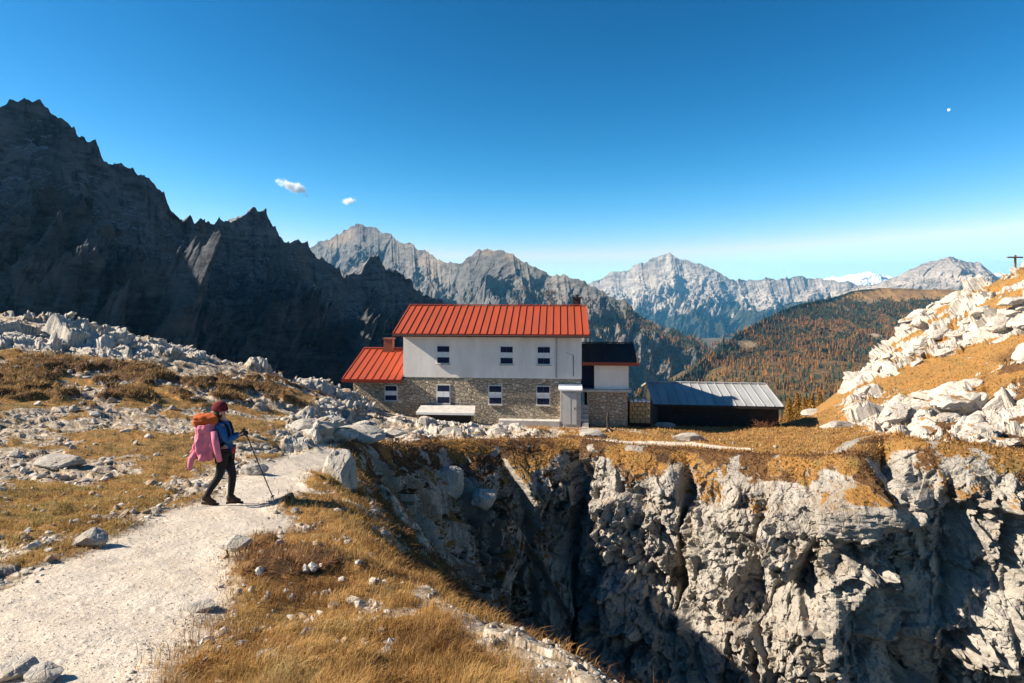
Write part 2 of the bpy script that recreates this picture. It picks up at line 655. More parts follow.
NR, NC = int(1000 * QUAL), int(1300 * QUAL)
_Y = np.geomspace(.7, 105, NR)
_U = np.concatenate([np.linspace(-1.7, -1.0, NC // 10, endpoint=False), np.linspace(-1.0, 1.0, NC - 2 * (NC // 10)), np.linspace(1.0, 1.7, NC // 10 + 1)[1:]])
gy, gu = np.meshgrid(_Y, _U, indexing='ij')
GV, GM = surface((gu * gy).ravel(), gy.ravel())
GM1 = np.stack([GM['path'], GM['grass'], GM['heath']], 1)
GM2 = np.stack([GM['rock'], GM['pit'], GM['rh']], 1)


# ------------------------------------------------------------------ shared rock look
def rock_nodes(t, tint=1.0, big=.35, warm=.5):
    """colour and bump of weathered dolomite limestone"""
    nb = t.noise(big, 6, .62, dist=.6)
    nm = t.noise(big * 7, 7, .7)
    nf = t.noise(big * 45, 5, .7)
    c = t.mix(t.ramp(nb, [(.35, 0.), (.65, 1.)]), (.40 * tint, .355 * tint, .30 * tint), (.52 * tint, .475 * tint, .415 * tint))
    c = t.mix(t.ramp(nm, [(.30, 1.), (.48, 0.)]), c, (.20 * tint, .185 * tint, .17 * tint))
    stain = t.noise(big * 1.7, 5, .6, t.co((1, 1, .35)))
    c = t.mix(t.math('MULTIPLY', t.ramp(stain, [(.54, 0.), (.70, 1.)]), warm), c, (.36 * tint, .25 * tint, .14 * tint))
    lich = t.voro(big * 16, 'F1')
    c = t.mix(t.math('MULTIPLY', t.ramp(lich, [(.10, 1.), (.22, 0.)]), t.ramp(nm, [(.5, 0.), (.65, .7)])), c, (.10 * tint, .10 * tint, .095 * tint))
    c = t.mix(t.ramp(nf, [(.30, .55), (.50, 0.)]), c, (.16 * tint, .15 * tint, .14 * tint))
    h = t.math('ADD', t.math('MULTIPLY', nm, .7), t.math('MULTIPLY', nf, .5))
    cr = t.voro(big * 9, 'DISTANCE_TO_EDGE', t.co((1, 1, .7)))
    h = t.math('ADD', h, t.math('MULTIPLY', t.ramp(cr, [(0., 0.), (.08, 1.)]), .25))
    return c, h


def grass_nodes(t):
    g1 = t.noise(.5, 5, .6)
    g2 = t.noise(9., 6, .75)
    c = t.mix(t.ramp(g1, [(.35, 0.), (.65, 1.)]), (.285, .155, .052), (.35, .17, .045))
    c = t.mix(t.ramp(t.noise(1.3, 4, .6), [(.50, 0.), (.68, .7)]), c, (.20, .155, .055))
    c = t.mix(t.ramp(g2, [(.35, .75), (.6, 0.)]), c, (.12, .065, .022))
    return c, g2


def heath_nodes(t):
    g2 = t.noise(11., 6, .75)
    c = t.mix(t.ramp(t.noise(1.1, 4, .6), [(.38, 0.), (.62, 1.)]), (.085, .045, .022), (.17, .085, .030))
    c = t.mix(t.ramp(g2, [(.35, .7), (.58, 0.)]), c, (.03, .019, .012))
    return c, g2


def ground_mat():
    t = NT('ground')
    rc, rh_ = rock_nodes(t, .98, .45, .6)
    gc, gh = grass_nodes(t)
    hc, hh = heath_nodes(t)
    # path: pale trodden gravel
    v = t.voro(14., 'F1', out='Color')
    sp = t.n('ShaderNodeSeparateColor')
    t.l(v, sp.inputs[0])
    pn = t.noise(1.2, 5, .6)
    pc = t.mix(t.ramp(pn, [(.35, 0.), (.65, 1.)]), (.49, .40, .305), (.60, .51, .41))
    pc = t.mix(t.math('MULTIPLY', sp.outputs[0], .35), pc, (.62, .56, .49))
    pc = t.mix(t.ramp(t.noise(40., 4, .7), [(.32, .6), (.5, 0.)]), pc, (.20, .165, .13))
    ph = t.voro(18., 'F1')
    # stony soil
    v2 = t.voro(7., 'F1', out='Color')
    sp2 = t.n('ShaderNodeSeparateColor')
    t.l(v2, sp2.inputs[0])
    sc = t.mix(sp2.outputs[0], (.33, .255, .175), (.56, .49, .41))
    sc = t.mix(t.ramp(t.noise(6., 5, .7), [(.42, .8), (.58, 0.)]), sc, (.17, .11, .055))
    c = sc
    fz = t.math('MULTIPLY', t.math('SUBTRACT', t.noise(5., 6, .75), .5), 1.1)

    def m(name, ch):
        a = t.attr(name, ch)
        inn = t.math('MULTIPLY', t.math('MULTIPLY', a, t.math('SUBTRACT', 1., a)), 4.)
        return t.ramp(t.math('ADD', a, t.math('MULTIPLY', fz, inn)), [(.38, 0.), (.62, 1.)])
    c = t.mix(m('m1', 1), c, gc)
    c = t.mix(m('m2', 0), c, rc)
    c = t.mix(m('m1', 2), c, hc)
    c = t.mix(m('m1', 0), c, pc)
    nrm = t.bump(t.math('MULTIPLY', rh_, t.attr('m2', 0)), .05, .7)
    nrm = t.bump(t.math('MULTIPLY', t.noise(22., 5, .75), 1.), .035, .8, nrm)
    return t.out(c, nrm, .95)


M_GROUND = ground_mat()
GF = grid_faces(NR, NC)[:, ::-1]
# the rim on the far side is the cliff's: leave out the faces that would bridge it
GF = GF[(GM['inside'][GF].max(1) == GM['inside'][GF].min(1)) | (np.ptp(GM['S'][GF], axis=1) < .5)]
o = mesh_np('ground', GV, GF, [M_GROUND], {'m1': GM1, 'm2': GM2}, True)
o.data.polygons.foreach_set('use_smooth', GM['rock'][GF].max(1) < .3)
o['kind'] = 'structure'
GN = normals_grid(GV, NR, NC)
GN *= np.sign(GN[:, 2:3] + 1e-9)

# ================================================================== cliff of the ravine
CR, CC = int(480 * QUAL), int(1500 * QUAL)
seg = np.concatenate([[0], np.cumsum(np.linalg.norm(np.diff(RIM[:, :2], axis=0), axis=1))])
# samples follow the picture width, not the metres
ss = np.interp(np.linspace(0, 1, CC), np.linspace(0, 1, len(RIM)), seg)
uu = np.array([p[0] for p in RIMP], float)
_f = np.linspace(0, seg[-1], 4000)
_g = np.interp(_f, seg, uu)
_w = (_g - uu[0]) / (uu[-1] - uu[0]) * .6 + _f / seg[-1] * .4
ss = np.interp(np.linspace(0, 1, CC), _w, _f)
rx = np.interp(ss, seg, RIM[:, 0])
ry = np.interp(ss, seg, RIM[:, 1])


def smooth1(a, k):
    ker = np.hanning(k + 2)[1:-1]
    ker /= ker.sum()
    return np.convolve(np.pad(a, (k // 2, k - 1 - k // 2), 'edge'), ker, 'valid')


k_ = max(3, int(CC * .035))
rx, ry = smooth1(rx, k_), smooth1(ry, k_)
tx, ty = np.gradient(rx), np.gradient(ry)
tx, ty = smooth1(tx, int(CC * .05)), smooth1(ty, int(CC * .05))
tl = np.hypot(tx, ty)
nx, ny = ty / tl, -tx / tl
rz = Gbase(rx, ry)
prof = np.array([(-1.3, -.30), (-.7, -.02), (0., .05), (.45, -.22), (.95, -.95), (1.3, -1.8), (1.45, -3.), (1.7, -6.), (2.0, -9.), (2.5, -12.), (3.3, -16.)])
pl = np.concatenate([[0], np.cumsum(np.linalg.norm(np.diff(prof, axis=0), axis=1))])
tt = np.linspace(0, pl[-1], CR)
po = np.interp(tt, pl, prof[:, 0])
pz = np.interp(tt, pl, prof[:, 1])
po, pz = smooth1(po, max(3, CR // 40)), smooth1(pz, max(3, CR // 40))
PO, SS = np.meshgrid(po, ss, indexing='ij')
PZ = np.repeat(pz[:, None], CC, 1)
upx = np.interp(ss, seg, uu)[None, :]
# the right-hand outcrop is undercut at its foot, the left corner lies back
under = sstep(885, 930, upx) * sstep(-7.5, -10.5, PZ) * 1.8
lean = sstep(560, 430, upx) * np.clip(-PZ - 1, 0, 20) * .22
PO = PO - under + lean
CV = np.stack([rx[None, :] + nx[None, :] * PO, ry[None, :] + ny[None, :] * PO, rz[None, :] + PZ], -1).reshape(-1, 3).astype(np.float32)
Nh = np.stack([np.broadcast_to(nx, (CR, CC)), np.broadcast_to(ny, (CR, CC)), np.full((CR, CC), .12)], -1).reshape(-1, 3).astype(np.float32)
env = sstep(-.1, -2.2, PZ).ravel().astype(np.float32)
env2 = sstep(.1, -.6, PZ).ravel().astype(np.float32) * sstep(-1.2, -.3, PO + under).ravel()
# deep grooves between the buttresses, at fixed places along the rim, wandering with height
groove = np.zeros(CR * CC, np.float32)
up = np.broadcast_to(upx, (CR, CC)).ravel()
wz = perlin(np.stack([PZ.ravel() / 3.5, SS.ravel() * 0 + 3, PZ.ravel() * 0], 1), 9)
for g0, gw, gd in ((452, 8, .5), (520, 7, .5), (583, 12, 1.5), (692, 10, 1.5), (770, 6, .35), (872, 13, 1.7), (940, 8, .7), (990, 7, .5)):
    dd = (up - g0 - wz * 13 - perlin(CV / 1.4, int(g0)) * 9) / gw
    groove += gd * np.exp(-np.abs(dd) ** 1.4)
Q = CV * np.array([1, 1, .8], np.float32)
D = .34 * facets(Q, 4.4, 101, .5, 1.6, .0, .06)
D += .46 * facets(CV * np.array([1, 1, .6], np.float32) + 7, 2.0, 102, .45, 1.8, .10, .03, .05)
rug = .42 + .85 * sstep(-.22, .22, fbm(CV / 2.6, 3, 120))          # broad calm faces beside broken zones
D += rug * .60 * facets(Q + 3, .95, 103, .42, 2.0, .05, .05, .06)
D += rug * .60 * facets(CV + 11, .45, 104, .42, 2.0, .05, .06, .06)
D += rug * .62 * facets(CV + 5, .21, 105, .42, 2.0, .08, .08, .06)
D *= 1 - .35 * sstep(470, 400, up)
D += .40 * fbm(CV / 5.5, 3, 106) + .10 * fbm(CV / .9, 5, 107, .6)
D = env * (D + .30 - groove) + (1 - env) * env2 * (.16 * facets(CV, .8, 108, .8, 1., .3) + .12 * fbm(CV / .6, 4, 109))
D = np.maximum(D, -(PO.ravel() + under.ravel() * 0 + .1) * env - .6)
CV = CV + Nh * D[:, None].astype(np.float32)
CN = normals_grid(CV, CR, CC)
CN *= np.sign((CN * Nh).sum(1, keepdims=True) + 1e-9)
cn2 = fbm(CV / 1.3, 4, 110)
top = sstep(-1.7, -.4, PZ.ravel() + cn2 * 2.8)
ledge = sstep(.45, .75, CN[:, 2] + .35 * cn2)
left_ = sstep(600, 470, up) * .5
veg = np.clip(np.maximum(top, ledge * (.42 + left_) * sstep(-.1, .15, fbm(CV / 3., 3, 111) + left_ + .3 * sstep(-6, -2, PZ.ravel()))), 0, 1)
veg *= sstep(.05, .35, CN[:, 2] + .25 * top)
orange = sstep(-.1, .2, fbm(CV / 1.8, 3, 112) + .25 * sstep(840, 900, up))
CM1 = np.stack([0 * veg, veg * orange, veg * (1 - orange)], 1)


def cliff_mat():
    t = NT('cliff_rock')
    rc, rh_ = rock_nodes(t, .74, .30, .6)
    gc, _ = grass_nodes(t)
    hc, _ = heath_nodes(t)
    c = t.mix(t.ramp(t.attr('m1', 1), [(.35, 0.), (.6, 1.)]), rc, gc)
    c = t.mix(t.ramp(t.attr('m1', 2), [(.35, 0.), (.6, 1.)]), c, hc)
    return t.out(c, t.bump(t.noise(9., 6, .75), .05, .7, t.bump(rh_, .10, .8)), .95)


M_CLIFF = cliff_mat()
o = mesh_np('cliff', CV, grid_faces(CR, CC), [M_CLIFF], {'m1': CM1, 'm2': 0 * CM1}, False)
o['kind'] = 'structure'
# ================================================================== mountains
def resample(ridge, n):
    r = np.array(ridge, float)
    px = np.linspace(r[0, 0], r[-1, 0], n)
    py = np.interp(px, r[:, 0], r[:, 1])
    Y = np.interp(px, r[:, 0], r[:, 2])
    return px, py, Y


def mountain(name, ridge, fdir, wf, df, wb, db, nu, nv, L, amp, seed, jag, prof=.8, mats=None, forest=None, rocky=1., flat=False, top_flat=0., spur=1., teeth=.35):
    """A real relief: a ridge line at its own distance, a front flank towards fdir, a back flank, spurs and gullies.
    wf/df width and drop of the front flank in metres (numbers or lists along the ridge)"""
    nu, nv = int(nu * QUAL), int(nv * QUAL)
    px, py, Y = resample(ridge, nu)
    X = (px - CX) * Y / F
    Z = -(py - HY) * Y / F
    s = np.concatenate([[0], np.cumsum(np.hypot(np.diff(X), np.diff(Y)))])
    J = np.stack([s / L * 2.2, 0 * s, 0 * s + seed], 1)
    Z = Z + jag * (ridged(J, 5, seed + 3, .62) - .45) + .7 * jag * (ridged(J * 3.7, 4, seed + 4, .6) - .45) * teeth
    un = np.linspace(0, 1, nu)
    I = lambda a: np.interp(un, np.linspace(0, 1, len(a)), a) if hasattr(a, '__len__') else np.full(nu, float(a))
    wf, df, wb, db = I(wf), I(df), I(wb), I(db)
    fd = np.array(fdir, float)
    if fd.ndim == 1: fd = np.repeat(fd[None], 2, 0)
    fx, fy = np.interp(un, np.linspace(0, 1, len(fd)), fd[:, 0]), np.interp(un, np.linspace(0, 1, len(fd)), fd[:, 1])
    fl = np.hypot(fx, fy)
    fx, fy = fx / fl, fy / fl
    nb = max(6, nv // 6)
    v = np.concatenate([-np.linspace(1, 0, nb, endpoint=False), np.linspace(0, 1, nv) ** 1.15])
    VV = v[:, None]
    if top_flat: pf = np.where(VV < top_flat, VV * .10, .10 * top_flat + (np.maximum(0, VV - top_flat) / (1 - top_flat)) ** prof * (1 - .1 * top_flat))
    else: pf = np.maximum(VV, 0) ** prof
    W = np.where(VV >= 0, VV * wf, VV * wb)
    DZ = np.where(VV >= 0, pf * df, -VV * db)
    P = np.stack([X + fx * W, Y + fy * W, Z - DZ], -1).reshape(-1, 3)
    S2 = np.broadcast_to(s[None], W.shape).ravel()
    Wd = np.abs(W).ravel()
    q = P / L
    warp = np.stack([perlin(q * .8 + k * 13, seed + k) for k in range(2)], 1)
    spurs = ridged(np.stack([S2 / L * 1.15 + warp[:, 0] * .8, Wd / L * .28 + warp[:, 1] * .4, 0 * S2 + seed], 1), 4, seed + 11, .55)
    iso = ridged(q * 1.5 + warp * [1, 1] @ np.array([[.3, 0, .2], [0, .3, .1]]), 6, seed + 17, .56)
    rough = fbm(q * 7, 4, seed + 23, .6)
    w_rel = np.broadcast_to(np.abs(VV), W.shape).ravel()
    env = .07 + .93 * sstep(0, .36, w_rel)
    if top_flat: env = np.where((v[:, None] >= 0) & (v[:, None] < top_flat) & np.ones_like(W, bool), .06, np.broadcast_to(.1 + .9 * sstep(top_flat, top_flat + .25, VV), W.shape)).ravel()
    d = amp * ((spurs - .5) * 1.25 * spur + (iso - .45) * .95 * rocky) * env + amp * .16 * rough * rocky * np.clip(env * 2, 0, 1)
    if rocky > 1.2:
        fa = facets(P * np.array([1, 1, .55]), L * .30, seed + 31, .55, 1.4, .12, .1)
        fb = facets(P * np.array([1, 1, .7]), L * .11, seed + 32, .55, 1.4, .18, .1)
        fc = facets(P, L * .045, seed + 33, .55, 1.3, .2, .12)
        d = d + np.clip(env * 1.4, 0, 1) * (.75 * fa + .85 * fb + .8 * fc)
    FXv = np.broadcast_to(fx[None], W.shape).ravel() * np.sign(np.broadcast_to(VV, W.shape).ravel() + 1e-6)
    FYv = np.broadcast_to(fy[None], W.shape).ravel() * np.sign(np.broadcast_to(VV, W.shape).ravel() + 1e-6)
    P = P + np.stack([FXv * d * .55, FYv * d * .55, d * .75], 1)
    nr, nc = W.shape
    N = normals_grid(P, nr, nc)
    N *= np.sign(N[:, 2:3] + 1e-9)
    at_ = np.zeros((len(P), 3))
    if forest is not None:
        at_[:, 0] = forest(P, N, w_rel, v[:, None] * np.ones_like(W))
    o = mesh_np(name, P, grid_faces(nr, nc), mats, {'m1': at_}, not flat)
    return o, P, N, at_[:, 0], (nr, nc)


def mtn_mat(name, dark, light, scree, sc, stain=(.30, .22, .15), forest=((.035, .045, .02), (.16, .075, .02)), fscale=30., meadow=(.42, .235, .085), stain_k=.5, lo=.66):
    """rock by relief, scree on gentler slopes, woods where the attribute says so; sc = 1 / feature size in metres"""
    t = NT(name)
    n1 = t.noise(sc, 7, .68, dist=.4)
    n2 = t.noise(sc * 6, 7, .75, t.co((1, 1, 2.2)))
    c = t.mix(t.ramp(n1, [(.33, 0.), (.66, 1.)]), dark, light)
    c = t.mix(t.ramp(n2, [(.36, .9), (.55, 0.)]), c, tuple(x * .45 for x in dark))
    st = t.noise(sc * 2.2, 6, .65, t.co((.25, .25, 3.2)), .4)
    c = t.mix(t.ramp(st, [(.56, 0.), (.64, .55)]), c, light)
    vs_ = t.noise(sc * 9, 5, .65, t.co((1, 1, .18)))
    c = t.mix(t.ramp(vs_, [(.34, .75), (.47, 0.)]), c, tuple(x * .4 for x in dark))
    c = t.mix(t.math('MULTIPLY', t.ramp(t.noise(sc * 1.3, 5, .6), [(.55, 0.), (.66, 1.)]), stain_k), c, stain)
    nz = t.nz()
    k = t.math('ADD', nz, t.math('MULTIPLY', t.math('SUBTRACT', n1, .5), .5))
    c = t.mix(t.ramp(k, [(lo, 0.), (lo + .14, 1.)]), c, scree)
    fa = t.attr('m1', 0)
    f1 = t.noise(sc * fscale, 3, .8)
    f2 = t.noise(sc * fscale * .25, 4, .7)
    fc = t.mix(t.ramp(f2, [(.42, 0.), (.58, 1.)]), forest[0], forest[1])
    fc = t.mix(t.ramp(f1, [(.36, .8), (.52, 0.)]), fc, (.012, .016, .010))
    inn = t.math('MULTIPLY', t.math('MULTIPLY', fa, t.math('SUBTRACT', 1., fa)), 3.)
    fm = t.ramp(t.math('ADD', fa, t.math('MULTIPLY', t.math('SUBTRACT', n2, .5), inn)), [(.42, 0.), (.56, 1.)])
    c = t.mix(fm, c, fc)
    if meadow:
        c = t.mix(t.ramp(t.attr('m1', 1), [(.4, 0.), (.6, 1.)]), c, t.mix(t.ramp(n2, [(.35, 0.), (.6, 1.)]), tuple(x * .5 for x in meadow), meadow))
    nrm = t.bump(t.math('ADD', n2, t.math('MULTIPLY', f1, t.math('MULTIPLY', fm, .5))), .06 / sc, .75)
    return t.out(c, nrm, .95)


M_CAD = mtn_mat('near_peak_rock', (.034, .040, .054), (.150, .155, .168), (.19, .20, .215), 1 / 45., stain=(.17, .12, .095), stain_k=.35, lo=.50)  # bluish dark tones: sky-lit shade of the flank put into the rock colours
M_MID = mtn_mat('middle_range_rock', (.085, .082, .082), (.21, .19, .168), (.15, .135, .115), 1 / 330.)
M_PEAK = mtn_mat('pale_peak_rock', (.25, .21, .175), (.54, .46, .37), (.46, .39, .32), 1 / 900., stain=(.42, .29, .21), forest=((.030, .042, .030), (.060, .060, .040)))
M_PLAT = mtn_mat('plateau_rock', (.20, .18, .15), (.36, .32, .27), (.24, .17, .09), 1 / 260.)
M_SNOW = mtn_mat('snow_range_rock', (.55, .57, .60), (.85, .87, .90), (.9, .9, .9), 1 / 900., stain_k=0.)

# --- left: the dark wall of towers, its flank turned from the sun
CADR = [(-420, 60, 205), (-260, 40, 215), (-140, 92, 228), (-60, 88, 240), (0, 104, 250), (22, 103, 256), (40, 107, 262), (52, 116, 266), (70, 136, 272), (82, 143, 277), (100, 147, 283), (108, 162, 287), (124, 165, 296), (138, 172, 303),
        (152, 178, 312), (166, 196, 322), (186, 214, 338), (205, 222, 352), (226, 222, 368), (240, 216, 378), (250, 213, 384), (262, 217, 394), (272, 228, 402), (286, 237, 414), (302, 240, 428), (312, 247, 440),
        (322, 257, 452), (334, 266, 462), (346, 277, 476), (360, 272, 492), (370, 262, 500), (378, 257, 506), (386, 266, 514), (396, 266, 522), (404, 272, 534), (414, 287, 545), (424, 292, 560), (436, 296, 575), (450, 305, 590), (470, 330, 600), (500, 370, 610)]
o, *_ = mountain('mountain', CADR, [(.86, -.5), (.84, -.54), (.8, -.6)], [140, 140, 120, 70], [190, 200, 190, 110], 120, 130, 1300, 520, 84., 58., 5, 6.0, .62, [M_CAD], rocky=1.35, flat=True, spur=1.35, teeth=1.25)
o['kind'] = 'structure'

# --- middle range behind the hut
MIDR = [(230, 300, 4300), (290, 262, 4000), (318, 243, 3800), (332, 236, 3750), (346, 227, 3700), (358, 223, 3650), (372, 226, 3600), (388, 233, 3500), (402, 242, 3400), (418, 250, 3300), (432, 255, 3200), (446, 260, 3100), (462, 262, 3000),
        (476, 253, 2950), (490, 249, 2900), (502, 252, 2850), (516, 259, 2800), (532, 268, 2750), (552, 275, 2700), (575, 281, 2620), (600, 290, 2540), (625, 303, 2450), (650, 318, 2370), (672, 330, 2300), (692, 343, 2250), (706, 353, 2200), (730, 372, 2150)]


def f_mid(P, N, w, v):
    n = fbm(P / 160., 4, 71)
    return sstep(-30, -130, P[:, 2] + n * 170) * sstep(.30, .55, N[:, 2] + .25 * n) * .95


o, PM, NM, AM, shM = mountain('mountain', MIDR, [(.35, -.93), (.15, -1), (-.15, -1)], [1700, 1500, 1300, 900, 420], [900, 850, 700, 480, 140], 900, 700, 900, 420, 680., 190., 31, 45., .72, [M_MID], f_mid, rocky=1.3, flat=True)
o['kind'] = 'structure'

# --- pale double peak far right of the hut
PEAKR = [(520, 330, 9200), (570, 296, 9000), (600, 280, 8900), (612, 274, 8800), (626, 270, 8700), (638, 264, 8600), (648, 262, 8550), (654, 255, 8500), (662, 252, 8450), (670, 254, 8400), (678, 258, 8350), (688, 260, 8300), (696, 266, 8250), (706, 267, 8200), (716, 272, 8150),
         (730, 279, 8100), (748, 281, 8100), (765, 280, 8050), (785, 279, 8000), (800, 275, 8000), (815, 278, 8000), (832, 280, 7900), (846, 282, 7800), (870, 288, 7700), (920, 300, 7600)]


def f_peak(P, N, w, v):
    n = fbm(P / 420., 4, 72)
    return sstep(-180, -330, P[:, 2] + n * 260) * .95


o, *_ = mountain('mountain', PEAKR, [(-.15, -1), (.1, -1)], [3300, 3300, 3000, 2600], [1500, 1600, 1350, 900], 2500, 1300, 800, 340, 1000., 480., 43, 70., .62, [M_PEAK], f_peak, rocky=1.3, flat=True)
o['kind'] = 'structure'

# --- wooded tableland, orange grass on its flat top
PLATR = [(640, 392, 1050), (668, 384, 1150), (690, 372, 1290), (708, 356, 1450), (724, 344, 1560), (740, 332, 1680), (760, 322, 1800), (778, 312, 1900), (800, 304, 2000), (822, 300, 2100), (838, 296, 2180), (852, 291, 2240), (880, 288, 2300), (920, 289, 2320), (960, 290, 2330), (1040, 289, 2330), (1150, 288, 2330), (1350, 290, 2330)]


def f_plat(P, N, w, v):
    n = fbm(P / 110., 4, 73)
    n2 = fbm(P / 300., 3, 75)
    return np.clip(sstep(-10, -40, P[:, 2] + n * 34) * sstep(-.36, -.10, n + .5 * n2 + .12 * sstep(-60, -130, P[:, 2])), 0, .97)


oP, PP, NP_, AP, shP = mountain('plateau', PLATR, [(.25, -.97), (-.1, -1), (-.25, -.97)], [250, 560, 880, 1150, 1150, 1150], [70, 130, 195, 205, 190, 185], [420, 520, 620, 700, 700, 700], [330, 300, 150, 22, 20, 20], 900, 440, 230., 34., 57, 3., .62, [M_PLAT], f_plat, rocky=.8, top_flat=.0, spur=.8)
oP['kind'] = 'structure'
m1 = np.zeros((len(PP), 3))
m1[:, 0] = AP
topn = sstep(-58, -36, PP[:, 2] + 10 * fbm(PP / 120., 3, 91)) * sstep(.50, .58, PP[:, 0] / PP[:, 1] + .03 * fbm(PP / 200., 2, 92))
m1[:, 1] = topn
m1[:, 0] *= 1 - topn
oP.data.attributes['m1'].data.foreach_set('color', np.concatenate([m1, np.ones((len(m1), 1))], 1).astype(np.float32).ravel())
AP = m1[:, 0]

# --- pale dome far right, snow range on the horizon
DOMER = [(830, 292, 6400), (862, 286, 6300), (885, 281, 6200), (905, 272, 6150), (922, 264, 6100), (938, 259, 6050), (948, 256, 6000), (955, 258, 6000), (966, 261, 6000), (978, 262, 6000), (988, 268, 5950), (998, 276, 5900), (1010, 284, 5900), (1030, 282, 5900), (1060, 286, 5900), (1120, 300, 5900)]
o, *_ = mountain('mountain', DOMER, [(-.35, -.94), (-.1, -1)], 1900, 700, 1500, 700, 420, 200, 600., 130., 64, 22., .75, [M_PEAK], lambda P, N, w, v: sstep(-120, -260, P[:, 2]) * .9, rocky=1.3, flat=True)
o['kind'] = 'structure'
SNOWR = [(740, 283, 12400), (790, 281, 12400), (820, 278, 12300), (840, 276, 12300), (855, 274, 12200), (868, 272, 12200), (880, 275, 12200), (900, 278, 12200), (960, 275, 12200), (985, 272, 12200), (1020, 276, 12200), (1100, 280, 12200)]
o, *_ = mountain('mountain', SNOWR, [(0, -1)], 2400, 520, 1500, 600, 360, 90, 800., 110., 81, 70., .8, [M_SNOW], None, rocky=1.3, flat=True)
o['kind'] = 'structure'

# --- valley floor: one sheet to the horizon, low behind the near ground
vx, vy = np.meshgrid(np.linspace(-1, 1, 260), np.linspace(0, 1, 300))
vY = 130 + (13300 - 130) * vy ** 2.2
vX = vx * (600 + vY * 1.02)
P2 = np.stack([vX.ravel(), vY.ravel(), 0 * vX.ravel()], 1)
low = sstep(.36, .12, vX.ravel() / vY.ravel())
vz = -62 - low * np.minimum(380, .30 * vY.ravel()) - (1 - low) * 108 * sstep(140, 700, vY.ravel()) - (1 - low) * 250 * sstep(1200, 3600, vY.ravel()) - 120 * sstep(3500, 7000, vY.ravel()) + 9 * fbm(P2 / 90., 4, 95) + 40 * fbm(P2 / 900., 3, 96) * sstep(900, 3000, vY.ravel())
P2[:, 2] = vz
t = NT('valley_ground')
c = t.mix(t.ramp(t.noise(1 / 60., 6, .7), [(.4, 0.), (.6, 1.)]), (.05, .05, .022), (.21, .115, .035))
c = t.mix(t.ramp(t.noise(1 / 9., 4, .8), [(.4, .8), (.55, 0.)]), c, (.018, .022, .012))
M_VAL = t.out(c, t.bump(t.noise(1 / 9., 4, .8), 4., .8), .95)
o = mesh_np('terrain', P2, grid_faces(300, 260), [M_VAL], None, True)
o['kind'] = 'structure'


# ================================================================== woods: one mass on the far slopes
def cone_trees(pos, hgt, col, tiers=3, sides=6):
    n = len(pos)
    ang = np.linspace(0, 2 * np.pi, sides, endpoint=False)
    vs, fs = [], []
    b = 0
    base = RNG.uniform(0, 6.28, n)
    for k in range(tiers):
        z0 = .10 + .80 * k / tiers
        z1 = min(1., z0 + (.50 if k < tiers - 1 else .42))
        r0 = .20 * (1 - .68 * k / tiers)
        jit = RNG.uniform(.55, 1.25, (n, sides))
        a = ang[None] + base[:, None] + k * .5
        ring = np.stack([np.cos(a) * r0 * jit, np.sin(a) * r0 * jit, z0 + RNG.uniform(-.06, .06, (n, sides))], -1) * hgt[:, None, None] + pos[:, None, :]
        apex = np.stack([RNG.uniform(-.02, .02, n), RNG.uniform(-.02, .02, n), np.full(n, z1)], -1) * hgt[:, None] + pos
        vs.append(np.concatenate([ring, apex[:, None]], 1))
    V = np.concatenate(vs, 1)
    per = V.shape[1]
    f = []
    for k in range(tiers):
        o_ = k * (sides + 1)
        f += [(o_ + i, o_ + (i + 1) % sides, o_ + sides) for i in range(sides)]
    f = np.array(f)
    FA = (f[None] + (np.arange(n) * per)[:, None, None]).reshape(-1, 3)
    C = np.repeat(col, per, 0)
    return V.reshape(-1, 3), FA, C


def leaf_mat(name, lo=.8):
    t = NT(name)
    c = t.attr('col')
    c = t.mix(t.ramp(t.noise(1.2, 3, .7), [(.35, .6), (.6, 0.)]), c, t.mix(1., c, (.35, .35, .35), 'MULTIPLY'))
    return t.out(c, None, .9)


M_TREE = leaf_mat('far_conifers')


def pick(P, A, n, seed, Ymax, w=None):
    r = np.random.default_rng(seed)
    p = A * (P[:, 1] < Ymax) * (np.abs((P[:, 0]) / P[:, 1]) < 1.15)
    if w is not None: p = p * w
    p = p / p.sum()
    return r.choice(len(P), n, p=p)


def tree_col(P, seed, orange):
    r = np.random.default_rng(seed)
    k = sstep(-.15, .15, fbm(P / 70., 3, seed) + r.normal(0, .28, len(P)) + orange)
    green = np.array([.030, .042, .020]) * r.uniform(.6, 1.5, (len(P), 1))
    lar = np.array([.20, .088, .020]) * r.uniform(.55, 1.35, (len(P), 1))
    return green * (1 - k[:, None]) + lar * k[:, None]


def forest_obj(Pm, Am, n, seed, Ymax, hs, orange, jit, w=None):
    ii = pick(Pm, Am, n, seed, Ymax, w)
    r = np.random.default_rng(seed + 1)
    P = Pm[ii] + np.concatenate([r.normal(0, jit, (n, 2)), np.full((n, 1), -1.)], 1)
    h = r.uniform(hs[0], hs[1], n)
    V, Fc, C = cone_trees(P, h, tree_col(P, seed + 2, orange(P)))
    o = mesh_np('forest', V, Fc, [M_TREE], {'col': C}, False)
    tag(o, None, None, None, 'stuff')
    return o


